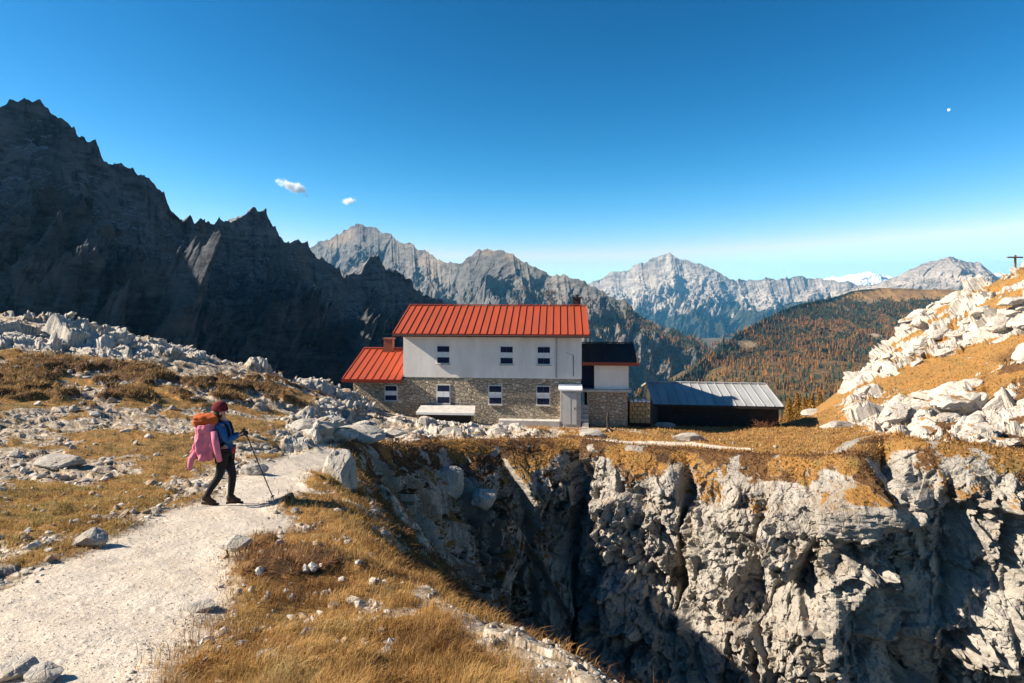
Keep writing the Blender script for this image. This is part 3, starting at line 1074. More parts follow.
area = PP[:, 1] ** 1.0
oF = forest_obj(PP, AP, int(16000), 201, 2300, (8, 15), lambda P: sstep(-80, -135, P[:, 2]) * .42 - .34, 5.)
oF['label'] = 'dark pines and orange larches covering the slopes of the tableland'
oF['category'] = 'forest'
AV = (P2[:, 1] < 1500) * 1. * sstep(-.2, .1, fbm(P2 / 80., 3, 99))
oF = forest_obj(P2, AV * np.clip(P2[:, 1] / 400., .3, 3), 9000, 211, 1500, (8, 15), lambda P: .22 + 0 * P[:, 0], 9.)
oF['label'] = 'orange larch wood on the valley floor behind the grey shed'
oF['category'] = 'forest'
oF = forest_obj(PM, AM, 9000, 221, 3000, (11, 20), lambda P: -.06 + 0 * P[:, 0], 6.)
oF['label'] = 'dark conifer wood on the lower right slope of the middle range'
oF['category'] = 'forest'
# ================================================================== the mountain hut
HUT_RZ = R(-4.5)


def stone_mat():
    t = NT('rubble_masonry')
    co_ = t.co((1, 1, 1.5))
    v = t.n('ShaderNodeTexVoronoi', feature='F1')
    t.l(co_, v.inputs['Vector'])
    v.inputs['Scale'].default_value = 3.6
    sp = t.n('ShaderNodeSeparateColor')
    t.l(v.outputs['Color'], sp.inputs[0])
    c = t.mix(sp.outputs[0], (.40, .32, .225), (.66, .56, .42))
    c = t.mix(t.math('MULTIPLY', sp.outputs[1], .55), c, (.42, .31, .20))
    e = t.voro(3.6, 'DISTANCE_TO_EDGE', co_)
    c = t.mix(t.ramp(e, [(.02, 1.), (.07, 0.)]), c, (.24, .20, .155))
    c = t.mix(t.ramp(t.noise(9., 5, .7), [(.35, .5), (.55, 0.)]), c, (.12, .10, .08))
    return t.out(c, t.bump(t.ramp(e, [(0., 0.), (.12, 1.)]), .06, .9), .95)


def render_mat():
    t = NT('white_render')
    st = t.noise(.8, 6, .65, t.co((1, 1, .25)))
    c = t.mix(t.ramp(st, [(.36, 0.), (.66, .85)]), (.90, .82, .735), (.70, .615, .535))
    c = t.mix(t.ramp(t.noise(2.2, 5, .7), [(.60, 0.), (.72, .35)]), c, (.55, .50, .45))
    return t.out(c, t.bump(t.noise(30., 4), .01, .4), .9)


def metal_roof(name, col, dirt):
    t = NT(name)
    n = t.noise(.7, 6, .6, t.co((3, .5, .5)))
    c = t.mix(t.ramp(n, [(.35, 0.), (.7, 1.)]), col, dirt)
    c = t.mix(t.ramp(t.noise(5., 5, .7), [(.60, 0.), (.74, .45)]), c, tuple(x * .45 for x in col))
    return t.out(c, None, .48)


M_STONE, M_WHITE = stone_mat(), render_mat()
M_RED = metal_roof('red_sheet_metal', (.35, .060, .024), (.27, .055, .026))
M_REDD = plain('dark_red_trim', (.20, .022, .012), .2)
M_GREYM = metal_roof('grey_sheet_metal', (.36, .36, .355), (.25, .245, .235))
M_SHADEDM = plain('shaded_sheet_metal', (.045, .034, .030), .3, 3, .9)  # right wing roof: the gable's shadow is put into this near-black colour
M_NAVY = plain('navy_paint', (.012, .018, .050), .3, 6)
M_BAND = plain('white_paint_band', (.70, .70, .69), .1, 6)
M_CONC = plain('pale_concrete', (.46, .43, .39), .25, 3, .95, .4)
M_FRAME = plain('window_surround', (.62, .59, .54), .12, 5)
M_WOOD = plain('tarred_planks', (.040, .032, .026), .4, 5)
M_TIMBER = plain('weathered_timber', (.20, .14, .085), .4, 6)
M_SOOT = plain('sooty_metal', (.045, .035, .032), .3)
M_BRICK = plain('rusty_chimney', (.17, .06, .04), .3, 6)
M_DOOR = plain('pale_door_panel', (.50, .49, .46), .12, 3)
M_STEEL = plain('galvanised_steel', (.40, .40, .40), .2, 4, .5)

hut = empty('mountain_hut', (-7.08, 40.0, -8.72), HUT_RZ)
tag(hut, 'white and stone mountain hut with bright red ribbed metal roofs', 'mountain hut')
W_, D_ = 11.54, 7.6
MB().box(0, W_, .0, D_, -1.2, 2.82).build('stone_wall', M_STONE, hut, .03)
# upper storey with its gables: one prism along x, set 40 mm proud of the masonry
MB().prism_x([(-.04, 2.825), (D_ + .04, 2.825), (D_ + .04, 5.86), (D_ / 2, 7.26), (-.04, 5.86)], -.04, W_ + .04).build('upper_wall', M_WHITE, hut)


def gable_roof(x0, x1, yf, zf, yr, zr, yb, zb, mat, trim, name, parent, th=.10, pitch=.47, hipl=0.):
    """ribbed sheet roof: front eave (yf,zf), ridge (yr,zr), back eave (yb,zb); returns the roof object"""
    m = MB()
    m.prism_x([(yf, zf), (yr, zr), (yb, zb), (yb, zb + th), (yr, zr + th), (yf, zf + th)], x0, x1)
    n = int(round((x1 - x0) / pitch))
    for i in range(n + 1):
        x = x0 + (x1 - x0) * i / n
        a, b = (x - .024, x + .024) if 0 < i < n else ((x, x + .06) if i == 0 else (x - .06, x))
        for (ya, za, yb_, zb_) in ((yf, zf, yr, zr), (yr, zr, yb, zb)):
            e0, e1 = (0., -.0) if ya == yf else (0., 0.)
            m.hexa([(a, ya, za + th - .01), (b, ya, za + th - .01), (b, yb_, zb_ + th - .01), (a, yb_, zb_ + th - .01),
                    (a, ya, za + th + .055), (b, ya, za + th + .055), (b, yb_, zb_ + th + .055), (a, yb_, zb_ + th + .055)])
    r = m.build(name, mat, parent)
    MB().box(x0 - .02, x1 + .02, yf - .05, yf - .003, zf - .10, zf + th + .01).build('fascia', trim, r)
    MB().box(x0, x1, yr - .12, yr + .12, zr + th + .03, zr + th + .09).build('ridge_cap', mat, r)
    return r


MB().tube([(-.55, -.80, 5.60), (W_ + .47, -.80, 5.60)], .055, 8).build('gutter', M_SOOT, hut)
MB().tube([(11.05, -.07, 3.0), (11.05, -.07, 4.35), (10.6, -.06, 4.5)], .018, 6).build('cable', M_SOOT, hut)
roof = gable_roof(-.58, W_ + .5, -.66, 5.62, D_ / 2, 7.30, D_ + .6, 5.62, M_RED, M_REDD, 'roof', hut)
c = MB().box(11.1, 11.65, 3.9, 4.45, 6.9, 7.92).box(11.03, 11.72, 3.83, 4.52, 7.92, 8.02).build('chimney', M_SOOT, roof)
MB().tube([(11.37, 4.17, 8.0), (11.37, 4.17, 8.2)], .12, 10).build('flue', M_SOOT, roof)


def window(parent, x, z0, z1, y, w=.78, surround=True):
    """shut window: two leaves painted navy, white, navy"""
    m = MB()
    if surround:
        m.box(x - w / 2 - .07, x + w / 2 + .07, y - .035, y + .02, z0 - .07, z0 - .003)
        m.box(x - w / 2 - .07, x + w / 2 + .07, y - .035, y + .02, z1 + .003, z1 + .07)
        for s_ in (-1, 1):
            xa = x + s_ * (w / 2 + .037)
            m.box(xa - .033, xa + .033, y - .034, y + .02, z0 - .003, z1 + .003)
    f = m.build('window', M_FRAME if y >= 0 else M_WHITE, parent) if surround else None
    h = z1 - z0
    for s_ in (-1, 1):
        k = MB()
        xa, xb = (x - w / 2, x - .006) if s_ < 0 else (x + .006, x + w / 2)
        k.box(xa, xb, y - .05, y + .01, z0, z0 + h * .34, 0)
        k.box(xa, xb, y - .05, y + .01, z0 + h * .34, z0 + h * .66, 1)
        k.box(xa, xb, y - .05, y + .01, z0 + h * .66, z1, 0)
        k.build('shutter', [M_NAVY, M_BAND], f or parent)
    MB().box(x - w / 2 - .1, x + w / 2 + .1, y - .12, y - .037, z0 - .12, z0 - .055).build('sill', M_CONC, f or parent)
    return f


for x in (2.62, 6.76, 9.16):
    window(hut, x, 3.78, 4.86, -.04)
for x in (2.62, 6.02, 9.12):
    window(hut, x, 1.17, 2.30, 0.)

# lower wing on the left
MB().box(-3.42, -.003, .0, 7.2, -1.2, 2.66).prism_x([(0, 2.662), (7.2, 2.662), (3.9, 4.10)], -3.42, -.045).build('wing_wall', M_STONE, hut, 0)
wr = gable_roof(-3.98, -.05, -.55, 2.62, 3.9, 4.16, 7.7, 2.72, M_RED, M_REDD, 'wing_roof', hut)
MB().box(-2.35, -1.72, 3.35, 3.9, 3.95, 4.98).box(-2.42, -1.65, 3.28, 3.97, 4.98, 5.06).build('chimney', M_BRICK, wr)
window(hut, -.86, 1.30, 2.22, 0., .74)

# boxed entrance with its own little roof
p = MB().box(10.20, 11.50, -.52, -.003, -.4, 2.15).build('porch', M_CONC, hut, .02)
MB().hexa([(10.10, -.66, 2.16), (11.60, -.66, 2.16), (11.60, -.045, 2.34), (10.10, -.045, 2.34), (10.10, -.66, 2.26), (11.60, -.66, 2.26), (11.60, -.045, 2.50), (10.10, -.045, 2.50)]).build('porch_roof', M_BAND, p)
d = MB().box(10.46, 11.24, -.555, -.523, .02, 2.0).box(10.84, 10.86, -.565, -.556, .05, 1.97).build('door', M_DOOR, p)
MB().box(11.10, 11.16, -.60, -.566, .95, 1.10).build('handle', M_SOOT, d)
MB().tube([(9.98, -.11, 2.9), (9.98, -.11, 5.7)], .045, 8).build('drainpipe', M_STEEL, hut)

# lower wing on the right: white box on a slab over a stone base, in the lee of the gable
MB().box(11.95, 14.55, .55, 5.2, -1.2, 1.92).build('wing_base', M_STONE, hut, .02)
MB().box(11.59, 14.78, .38, 5.4, 1.923, 2.10).build('slab', M_CONC, hut, .02)
MB().box(12.42, 14.62, .62, 5.1, 2.103, 3.80).build('wing_wall', M_WHITE, hut)
MB().box(11.59, 12.417, .95, 5.1, 2.103, 3.80).build('recess_wall', M_NAVY, hut)
gable_roof(11.585, 15.2, .0, 3.80, 3.2, 4.72, 5.8, 3.9, M_SHADEDM, M_RED, 'wing_roof', hut)
# plinth along the foot of the wall and the steps beside the porch
MB().box(6.3, 10.19, -.55, -.004, -.5, .22).build('plinth', M_CONC, hut, .03)
m = MB()
for k in range(7):
    m.box(11.58, 12.0, -.9 + .2 * k, .54, -.6 + .24 * k, -.363 + .24 * k)
m.build('steps', M_CONC, hut, .01)


def hp(x, y, z=0.):
    """a point of the hut's own frame in the world"""
    v = Matrix.Rotation(HUT_RZ, 4, 'Z') @ Vector((x, y, z))
    return Vector((v.x - 7.08, v.y + 40.0, v.z - 8.72))


# ------------------------------------------------------------------ lean-to in front of the stone wall
lt = empty('lean_to', hp(1.1, -1.2, 0), HUT_RZ)
tag(lt, 'low lean-to with a pale sheet roof under the left lower window of the hut', 'lean-to')
MB().hexa([(0, -.1, .72), (3.75, -.1, .72), (3.65, .95, .98), (.1, .95, .98), (0, -.1, .80), (3.75, -.1, .80), (3.65, .95, 1.06), (.1, .95, 1.06)]).build('roof_panel', M_CONC, lt)
MB().box(.02, 3.73, -.13, -.102, .66, .80).build('fascia', M_BAND, lt)
MB().box(.3, 3.4, .3, .9, -.8, .70).build('shade_infill', M_WOOD, lt)  # dark box standing in for the shade under the roof panel
for x in (.12, 3.6):
    MB().box(x - .05, x + .05, -.05, .05, -.9, .72).build('post', M_TIMBER, lt)

# ------------------------------------------------------------------ grey shed
SH = (10.36, 43.2, -9.85)
SH_RZ = R(-6)
sh = empty('shed', SH, SH_RZ)
tag(sh, 'long low shed with dark walls and a grey sheet metal roof', 'shed')
L_ = 8.2
MB().box(0, L_, .1, 6.9, -.8, 1.52).prism_x([(.1, 1.523), (6.9, 1.523), (3.7, 2.40)], 0, L_).build('wall', M_WOOD, sh)
m = MB()
for k in range(35):
    x = .12 + k * .245
    m.box(x - .02, x + .02, .07, .098, -.8, 1.50)
m.build('batten', M_WOOD, sh)
gable_roof(-.38, L_ + .28, -.22, 1.50, 3.8, 2.43, 7.6, 1.55, M_GREYM, M_WOOD, 'roof', sh, .08, .62)
d = MB().box(6.2, 7.3, .045, .068, -.7, 1.40).build('door', M_WOOD, sh)
MB().box(7.08, 7.14, .0, .044, .55, .72).build('handle', M_SOOT, d)

# low wall of squared stones between hut and shed, its top in the sun
sw = empty('stone_wall_pier', hp(14.75, 1.2, 0), HUT_RZ)
tag(sw, 'yellowish block wall with loose white stones on top between hut and shed', 'stone wall')
m = MB()
for r_ in range(5):
    n = 4
    off = (.16 if r_ % 2 else 0)
    for k in range(n):
        x0 = k * .34 - off + .02
        x0 = max(0, x0)
        x1 = min(1.34, (k + 1) * .34 - off - .012)
        m.box(x0, x1, random.uniform(-.02, .02), 2.2, -.2 + r_ * .27, -.2 + (r_ + 1) * .27 - .012)
M_YEL = plain('yellow_limestone', (.42, .29, .135), .3, 4, .95, .5)
m.build('block_course', M_YEL, sw, .02)
m = MB()
for k in range(5):
    m.box(.02 + k * .27, .24 + k * .27, .0, .5, 1.15, 1.27 + .05 * (k % 2))
m.build('capping_stones', M_BAND, sw, .04)
MB().box(-.1, 1.42, .3, 2.0, -1.2, -.203).build('shade_under_wall', M_WOOD, sw)  # dark box put in for the shade below the blocks

# ------------------------------------------------------------------ dead stump by the porch, cross on the right-hand rocks
x, y, _ = at(608, 432, 37.2)
gz = ground_z(x, y)
st = empty('dead_stump', (x, y, gz))
tag(st, 'thin dark dead stump sticking up in front of the hut steps', 'tree stump')
MB().tube([(.0, 0, -.2), (.02, 0, .3), (-.03, .02, .75), (.02, .02, 1.15), (.05, .03, 1.38)], [.17, .11, .085, .05, .012], 9).build('trunk', M_WOOD, st)
for a in range(4):
    an = a * 1.6 + .3
    MB().tube([(0, 0, .16), (math.cos(an) * .25, math.sin(an) * .25, .06), (math.cos(an) * .6, math.sin(an) * .6, -.08)], [.09, .06, .02], 7).build('root', M_TIMBER, st)
# ================================================================== boulders, rubble, grass
M_BOULD = None


def boulder_mat():
    t = NT('boulder_limestone')
    rc, rh_ = rock_nodes(t, .88, 1.6, .4)
    return t.out(rc, t.bump(rh_, .03, .7), .95)


M_BOULD = boulder_mat()


def ico(sub):
    bm = bmesh.new()
    bmesh.ops.create_icosphere(bm, subdivisions=sub, radius=1.)
    V = np.array([v.co[:] for v in bm.verts], np.float32)
    Fc = np.array([[v.index for v in f.verts] for f in bm.faces], np.int32)
    bm.free()
    return V, Fc


ICO5, ICO2, ICO1 = ico(5), ico(2), ico(1)


def rock_shape(V, seed, rough=1., planes=16, lo=.55):
    """a broken block: the unit ball cut by random planes, then chipped"""
    r = np.random.default_rng(seed)
    d = np.ones(len(V))
    n = V / np.linalg.norm(V, axis=1, keepdims=True)
    for k in range(planes):
        a = r.normal(size=3)
        a /= np.linalg.norm(a)
        h = r.uniform(lo, .95)
        c = n @ a
        d = np.minimum(d, np.where(c > .05, h / np.maximum(c, .05), 9))
    P = n * d[:, None]
    if rough:
        P = P + n * (rough * (.22 * facets((P + seed * 3.1).astype(np.float32), .55, seed % 97, .5, .7, .1, .1) + .22 * facets((P + seed).astype(np.float32), .2, seed % 89 + 3, .5, .7, .2, .12)))[:, None]
    return P.astype(np.float32)


def boulder(px, py, size, label, seed, name='boulder', Y=None, rz=0., sink=.35, group=None, dz=0.):
    """size = half extents in metres; stands where the ground is seen at that pixel"""
    x, y, z = hit(px, py) if Y is None else at(px, py, Y)
    if Y is None: z = ground_z(x, y)
    P = rock_shape(ICO5[0], seed) * np.array(size)
    c, s = math.cos(rz), math.sin(rz)
    P = P @ np.array([[c, s, 0], [-s, c, 0], [0, 0, 1]])
    o = mesh_np(name, P, ICO5[1], [M_BOULD], None, False)
    o.location = (x, y, z + size[2] * (1 - 2 * sink) + dz)
    tag(o, label, 'boulder', group)
    return o


boulder(253, 475, (.33, .24, .17), 'flat pale boulder on the path just right of the walking hiker', 1, sink=.25, rz=.3)
boulder(202, 612, (.15, .10, .06), 'small white slab half in grass beside the lower path edge', 2, sink=.3)
boulder(268, 658, (.085, .06, .045), 'little white stone lying in the golden grass of the ridge', 3, sink=.3)
boulder(12, 676, (.14, .12, .07), 'tan flat stone at the bottom corner of the gravel path', 4, sink=.3)
boulder(44, 682, (.13, .11, .07), 'whitish stone beside the tan flat stone on the path', 5, sink=.3)
boulder(236, 551, (.20, .13, .13), 'knee-high grey boulder among scree left of the path', 6, sink=.3, Y=None)
boulder(88, 548, (.22, .17, .13), 'broad grey boulder in the scree of the left meadow', 7, sink=.3)
boulder(60, 462, (.55, .4, .25), 'long pale boulder on the stony meadow below the dark tussocks', 8, sink=.35)
boulder(340, 478, (.42, .5, .80), 'upright grey pillar rock where the path meets the ravine rim', 9, sink=.45, rz=.4)
boulder(352, 438, (1.5, 1.0, .55), 'big whitish slab outcrop above the narrow trail', 10, sink=.42, rz=.15)
boulder(312, 436, (1.0, .8, .5), 'rounded white outcrop beside the path, left of the big slab', 12, sink=.4)
boulder(402, 437, (1.3, .7, .45), 'low tilted white outcrop above the trail, in front of the wing of the hut', 13, sink=.4)
boulder(452, 434, (.8, .5, .33), 'small white outcrop below the lean-to', 14, sink=.4, rz=.5)
boulder(500, 433, (.9, .5, .38), 'grey outcrop at the trail left of the grassy patch', 15, sink=.4)
boulder(592, 436, (1.0, .55, .42), 'white boulder beside the thin dead stump', 16, sink=.4)
boulder(692, 442, (1.2, .55, .38), 'flat white slab beside the trail before the shed', 17, sink=.4)
boulder(666, 427, (.8, .4, .28), 'low white rock at the foot of the shed, left of the others there', 18, sink=.35)
boulder(718, 426, (.62, .35, .26), 'white rock in the middle of the row before the shed', 19, sink=.35)
boulder(740, 426, (.6, .35, .24), 'white rock at the right end of the row before the shed', 20, sink=.35)
boulder(836, 428, (1.3, .6, .34), 'long white slab lying in orange grass right of the shed', 21, sink=.4)
boulder(812, 415, (1.0, .6, .42), 'white boulder on the orange slope behind the shed corner', 22, sink=.4)
boulder(450, 485, (.95, .85, .95), 'big smooth grey boulder wedged high in the ravine wall', 23, Y=30.0, sink=.5)
boulder(482, 497, (.7, .65, .65), 'squat grey boulder just below the big smooth one in the ravine wall', 24, Y=29.9, sink=.5)

# ------------------------------------------------------------------ bedrock breaking through the turf: part of the hill itself
ICO4 = ico(4)
OUTP = [rock_shape(ICO4[0], 700 + k, 1.9, 14, .5) for k in range(16)]


def outcrops(name, n, seed, weight, s0, s1, flat, dip, power=2., sink=.42):
    r = np.random.default_rng(seed)
    area = np.asarray(GV[:, 1]) ** 1.1
    w_ = weight * area
    kk = r.choice(len(GV), n, p=w_ / w_.sum())
    Vs = []
    for k in kk:
        s_ = s0 + (s1 - s0) * r.random() ** power
        P = OUTP[r.integers(0, len(OUTP))] * np.array([s_ * r.uniform(.9, 1.7), s_ * r.uniform(.7, 1.2), s_ * flat * r.uniform(.7, 1.2)])
        az, tl = r.uniform(-.5, .5) + (math.pi if r.random() < .5 else 0), dip + r.normal(0, .18)
        Rm = np.array(Matrix.Rotation(tl, 3, 'Y') @ Matrix.Rotation(az, 3, 'Z'))
        P = P @ Rm.T
        up = GN[k] * .6 + np.array([0, 0, .4])
        P = P + GV[k] + up * s_ * flat * (1 - 2 * sink) * .6
        Vs.append(P)
    m = len(OUTP[0])
    FA = (ICO4[1][None] + (np.arange(n) * m)[:, None, None]).reshape(-1, 3)
    o = mesh_np(name, np.concatenate(Vs), FA, [M_OUT], None, False)
    o['kind'] = 'structure'
    return o


def out_mat():
    t = NT('outcrop_limestone')
    rc, rh_ = rock_nodes(t, 1.0, .7, .6)
    gc, _ = grass_nodes(t)
    k = t.math('ADD', t.nz(), t.math('MULTIPLY', t.math('SUBTRACT', t.noise(1.1, 5, .6), .5), 1.6))
    c = t.mix(t.ramp(k, [(.98, 0.), (1.06, .9)]), rc, gc)
    return t.out(c, t.bump(rh_, .05, .8), .95)


M_OUT = out_mat()
_front = (GV[:, 1] < 60)
outcrops('hill_outcrop', 300, 61, GM['rock'] * GM['rh'] * _front * (GM['dr'] > 1.8), .2, 1.15, .62, -.42, 1.7, .5)
outcrops('crest_outcrop', 110, 62, GM['rock'] * GM['p_crest'] * (GV[:, 1] < 40), .12, .5, .5, -.15, 2., .5)
outcrops('trail_outcrop', 60, 63, GM['rock'] * GM['p_slab'] * (GV[:, 1] < 40) * (GM['path'] < .05) * (np.maximum(np.abs(GV[:, 0] - 1) - 9.5, np.abs(GV[:, 1] - 43) - 4.5) > .3), .15, .55, .5, -.1, 2., .5)

# ------------------------------------------------------------------ rubble: loose stones nobody could count
protos = [rock_shape(ICO2[0], 300 + k, 0., 9, .38) for k in range(8)]
proto1 = [rock_shape(ICO1[0], 330 + k, 0., 6, .4) for k in range(8)]


def sample_ground(n, seed, Y0, Y1, u0, u1):
    """spread over the ground evenly as seen, so that near ground gets the small ones"""
    r = np.random.default_rng(seed)
    u = r.uniform(u0, u1, n)
    inv = r.uniform(1 / Y1, 1 / Y0, n)
    Y = np.where(r.random(n) < .5, 1 / inv, np.exp(r.uniform(np.log(Y0), np.log(Y1), n)))
    return u * Y, Y, r


def idx_near(x, y):
    i = np.clip(np.searchsorted(_Y, y), 0, NR - 1)
    j = np.clip(np.searchsorted(_U, x / y), 0, NC - 1)
    return i * NC + j


def stones(n, seed, Y0, Y1, u0, u1, prob, smin, smax, protos_, Fc, name, label, power=2.6, sink=.25):
    x, y, r = sample_ground(n, seed, Y0, Y1, u0, u1)
    k = idx_near(x, y)
    keep = r.random(n) < prob(k)
    x, y, k = x[keep], y[keep], k[keep]
    n = len(x)
    z = GV[k, 2]
    x, y = GV[k, 0], GV[k, 1]
    size = smin + (smax - smin) * r.random(n) ** power
    size *= np.clip(.35 + y / 14, .5, 2.2)
    P = np.zeros((n, len(protos_[0]), 3), np.float32)
    which = r.integers(0, len(protos_), n)
    a = r.uniform(0, 6.28, n)
    sq = np.stack([r.uniform(.75, 1.3, n), r.uniform(.6, 1.0, n), r.uniform(.38, .75, n)], 1)
    for q in range(len(protos_)):
        m = which == q
        B = protos_[q][None] * sq[m][:, None] * size[m][:, None, None]
        ca, sa = np.cos(a[m])[:, None], np.sin(a[m])[:, None]
        P[m, :, 0] = B[..., 0] * ca - B[..., 1] * sa + x[m, None]
        P[m, :, 1] = B[..., 0] * sa + B[..., 1] * ca + y[m, None]
        P[m, :, 2] = B[..., 2] + (z[m] + size[m] * sq[m][:, 2] * (1 - 2 * sink) * .8)[:, None]
    V = P.reshape(-1, 3)
    FA = (Fc[None] + (np.arange(n) * len(protos_[0]))[:, None, None]).reshape(-1, 3)
    tone = r.uniform(.7, 1.15, n)[:, None] * np.where(r.random(n)[:, None] < .2, np.array([[.40, .29, .19]]), np.array([[.47, .425, .37]]))
    o = mesh_np(name, V, FA, [M_RUB], {'col': np.repeat(tone, len(protos_[0]), 0)}, False)
    tag(o, label, 'stones', None, 'stuff')
    return o


t = NT('rubble_stone')
c = t.attr('col')
nn = t.noise(14., 5, .7)
c = t.mix(t.ramp(nn, [(.35, .7), (.55, 0.)]), c, t.mix(1., c, (.45, .43, .41), 'MULTIPLY'))
M_RUB = t.out(c, t.bump(nn, .02, .6), .95)

g_ = GM
stones(15000, 401, 4., 36., -1.05, -.2, lambda k: np.clip(g_['st'][k] * 1.1 + .10 * g_['grass'][k], 0, 1) * (1 - g_['pit'][k]) * (1 - g_['path'][k]), .014, .105, protos, ICO2[1], 'rubble', 'loose pale stones strewn over the left meadow', 5.)
stones(40000, 402, 1.6, 22., -1.0, .1, lambda k: g_['path'][k] * .8, .004, .018, proto1, ICO1[1], 'gravel', 'small gravel lying on the pale path', 4.)
stones(8000, 406, 2.2, 24., -1.0, .1, lambda k: 4 * g_['path'][k] * (1 - g_['path'][k]), .010, .045, protos, ICO2[1], 'gravel', 'coarser stones along both edges of the path', 3.)
stones(9000, 403, 2.4, 9., -.6, .45, lambda k: np.clip(g_['p_screeR'][k] * .9 + .25 * g_['st'][k] * (1 - g_['p_ridge'][k]), 0, 1), .008, .05, protos, ICO2[1], 'rubble', 'broken white scree along the near lip of the ravine', 3.)
stones(3500, 404, 24., 46., -.35, .75, lambda k: (.10 + .5 * g_['p_slab'][k] + .12 * g_['rh'][k]) * (1 - g_['pit'][k]), .015, .10, protos, ICO2[1], 'rubble', 'scattered white stones on the terrace around the hut', 4.)


# ------------------------------------------------------------------ grass and dwarf shrubs
def blades(n, seed, Y0, Y1, u0, u1, prob, h0, h1, w0, pal, name, label, spread=.55, hy=0.):
    x, y, r = sample_ground(n, seed, Y0, Y1, u0, u1)
    k = idx_near(x, y)
    keep = r.random(n) < prob(k)
    k = k[keep]
    n = len(k)
    i0 = GV[k]
    cell = GV[k, 1] * .0045
    x = GV[k, 0] + r.normal(0, 1, n) * cell
    y = GV[k, 1] + r.normal(0, 1, n) * cell
    gz_ = np.maximum(GN[k, 2], .35)
    z = GV[k, 2] - GN[k, 0] / gz_ * (x - GV[k, 0]) - GN[k, 1] / gz_ * (y - GV[k, 1])
    clump = fbm(np.stack([x / .35, y / .35, 0 * x], 1), 3, seed)
    h = r.uniform(h0, h1, n) * np.clip(1 + 1.1 * clump, .35, 1.7) * (1 + hy * y)
    w = w0 * (.6 + y / 9) * r.uniform(.7, 1.3, n)
    ang = fbm(np.stack([x / .5, y / .5, 0 * x + 9], 1), 2, seed + 1) * 5 + r.normal(0, 1., n) + .4
    lean = np.abs(r.normal(0, spread, n)) + .15
    dx, dy = np.cos(ang), np.sin(ang)
    px_, py_ = -np.sin(ang + r.normal(0, .8, n)), np.cos(ang)
    b = np.stack([x, y, z - .012], 1)
    side = np.stack([px_ * w, py_ * w, 0 * w], 1)
    mid = b + np.stack([dx * lean * h * .35, dy * lean * h * .35, h * .62], 1)
    tip = b + np.stack([dx * lean * h, dy * lean * h, h * (1 - .25 * lean)], 1)
    V = np.stack([b - side, b + side, mid + side * .7, mid - side * .7, tip], 1).reshape(-1, 3)
    f = np.array([(0, 1, 2), (0, 2, 3), (3, 2, 4)])
    FA = (f[None] + (np.arange(n) * 5)[:, None, None]).reshape(-1, 3)
    pal = np.array(pal)
    q = np.clip((fbm(np.stack([x / .8, y / .8, 0 * x + 4], 1), 3, seed + 2) + .35 + r.normal(0, .22, n)), 0, .999) * (len(pal) - 1)
    i = q.astype(int)
    fr = (q - i)[:, None]
    C = (pal[i] * (1 - fr) + pal[np.minimum(i + 1, len(pal) - 1)] * fr) * r.uniform(.7, 1.2, (n, 1))
    o = mesh_np(name, V, FA, [M_BLADE], {'col': np.repeat(C, 5, 0)}, True)
    tag(o, label, name, None, 'stuff')
    return o


t = NT('dry_blades')
c = t.attr('col')
t.b.inputs['Roughness'].default_value = .7
tr = t.n('ShaderNodeBsdfTranslucent')
mx = t.n('ShaderNodeMixShader')
mx.inputs[0].default_value = .30
t.l(c, tr.inputs['Color'])
t.l(c, t.b.inputs['Base Color'])
t.l(t.b.outputs[0], mx.inputs[1])
t.l(tr.outputs[0], mx.inputs[2])
t.l(mx.outputs[0], t.t.nodes['Material Output'].inputs['Surface'])
M_BLADE = t.m
GOLD = [(.13, .065, .022), (.29, .145, .04), (.40, .23, .07), (.46, .29, .11), (.37, .27, .11)]
RUST = [(.08, .038, .016), (.16, .068, .024), (.25, .115, .034), (.34, .17, .05)]
OLIV = [(.16, .14, .045), (.30, .21, .065), (.40, .25, .07), (.34, .16, .04)]
blades(260000, 501, 2.2, 15., -.75, .35, lambda k: np.maximum(g_['p_ridge'][k], (GV[k, 0] > -7) * 1.) * g_['grass'][k] * (1 - g_['heath'][k]) * (1 - g_['p_meadow'][k]), .04, .12, .0016, GOLD, 'grass', 'golden dry grass on the ridge beside the path')
blades(150000, 502, 2.2, 26., -.75, .45, lambda k: np.clip(g_['heath'][k] * g_['p_ridge'][k] * 1.2 + .5 * g_['pit'][k], 0, 1), .03, .10, .0026, RUST, 'dwarf_shrub', 'rust brown dwarf shrubs on the ridge and its dark flank', .9)
blades(150000, 503, 5., 30., -1.1, -.25, lambda k: (1 - g_['p_ridge'][k]) * g_['grass'][k] * (1 - g_['pit'][k]), .03, .075, .0024, OLIV, 'grass', 'short golden and olive grass of the left meadow', .7, .02)
blades(110000, 504, 14., 36., -1.1, -.2, lambda k: (1 - g_['p_ridge'][k]) * g_['heath'][k] * (1 - g_['pit'][k]), .05, .13, .004, [(.12, .065, .024), (.22, .12, .04), (.34, .20, .07), (.40, .26, .095)], 'dwarf_shrub', 'dark brown tussocks under the left crest', .8, .01)
blades(120000, 505, 24., 52., -.3, .95, lambda k: np.clip(g_['grass'][k] + g_['heath'][k], 0, 1) * (1 - g_['pit'][k]) * (g_['heath'][k] < .4), .06, .16, .004, [(.24, .12, .038), (.35, .19, .058), (.43, .26, .09), (.33, .23, .09)], 'grass', 'orange grass of the terrace and the right hill', .7)
blades(60000, 506, 22., 48., -.25, .95, lambda k: g_['heath'][k] * (1 - g_['pit'][k]), .05, .15, .005, RUST, 'dwarf_shrub', 'brown dwarf shrubs along the far rim of the ravine', .9)

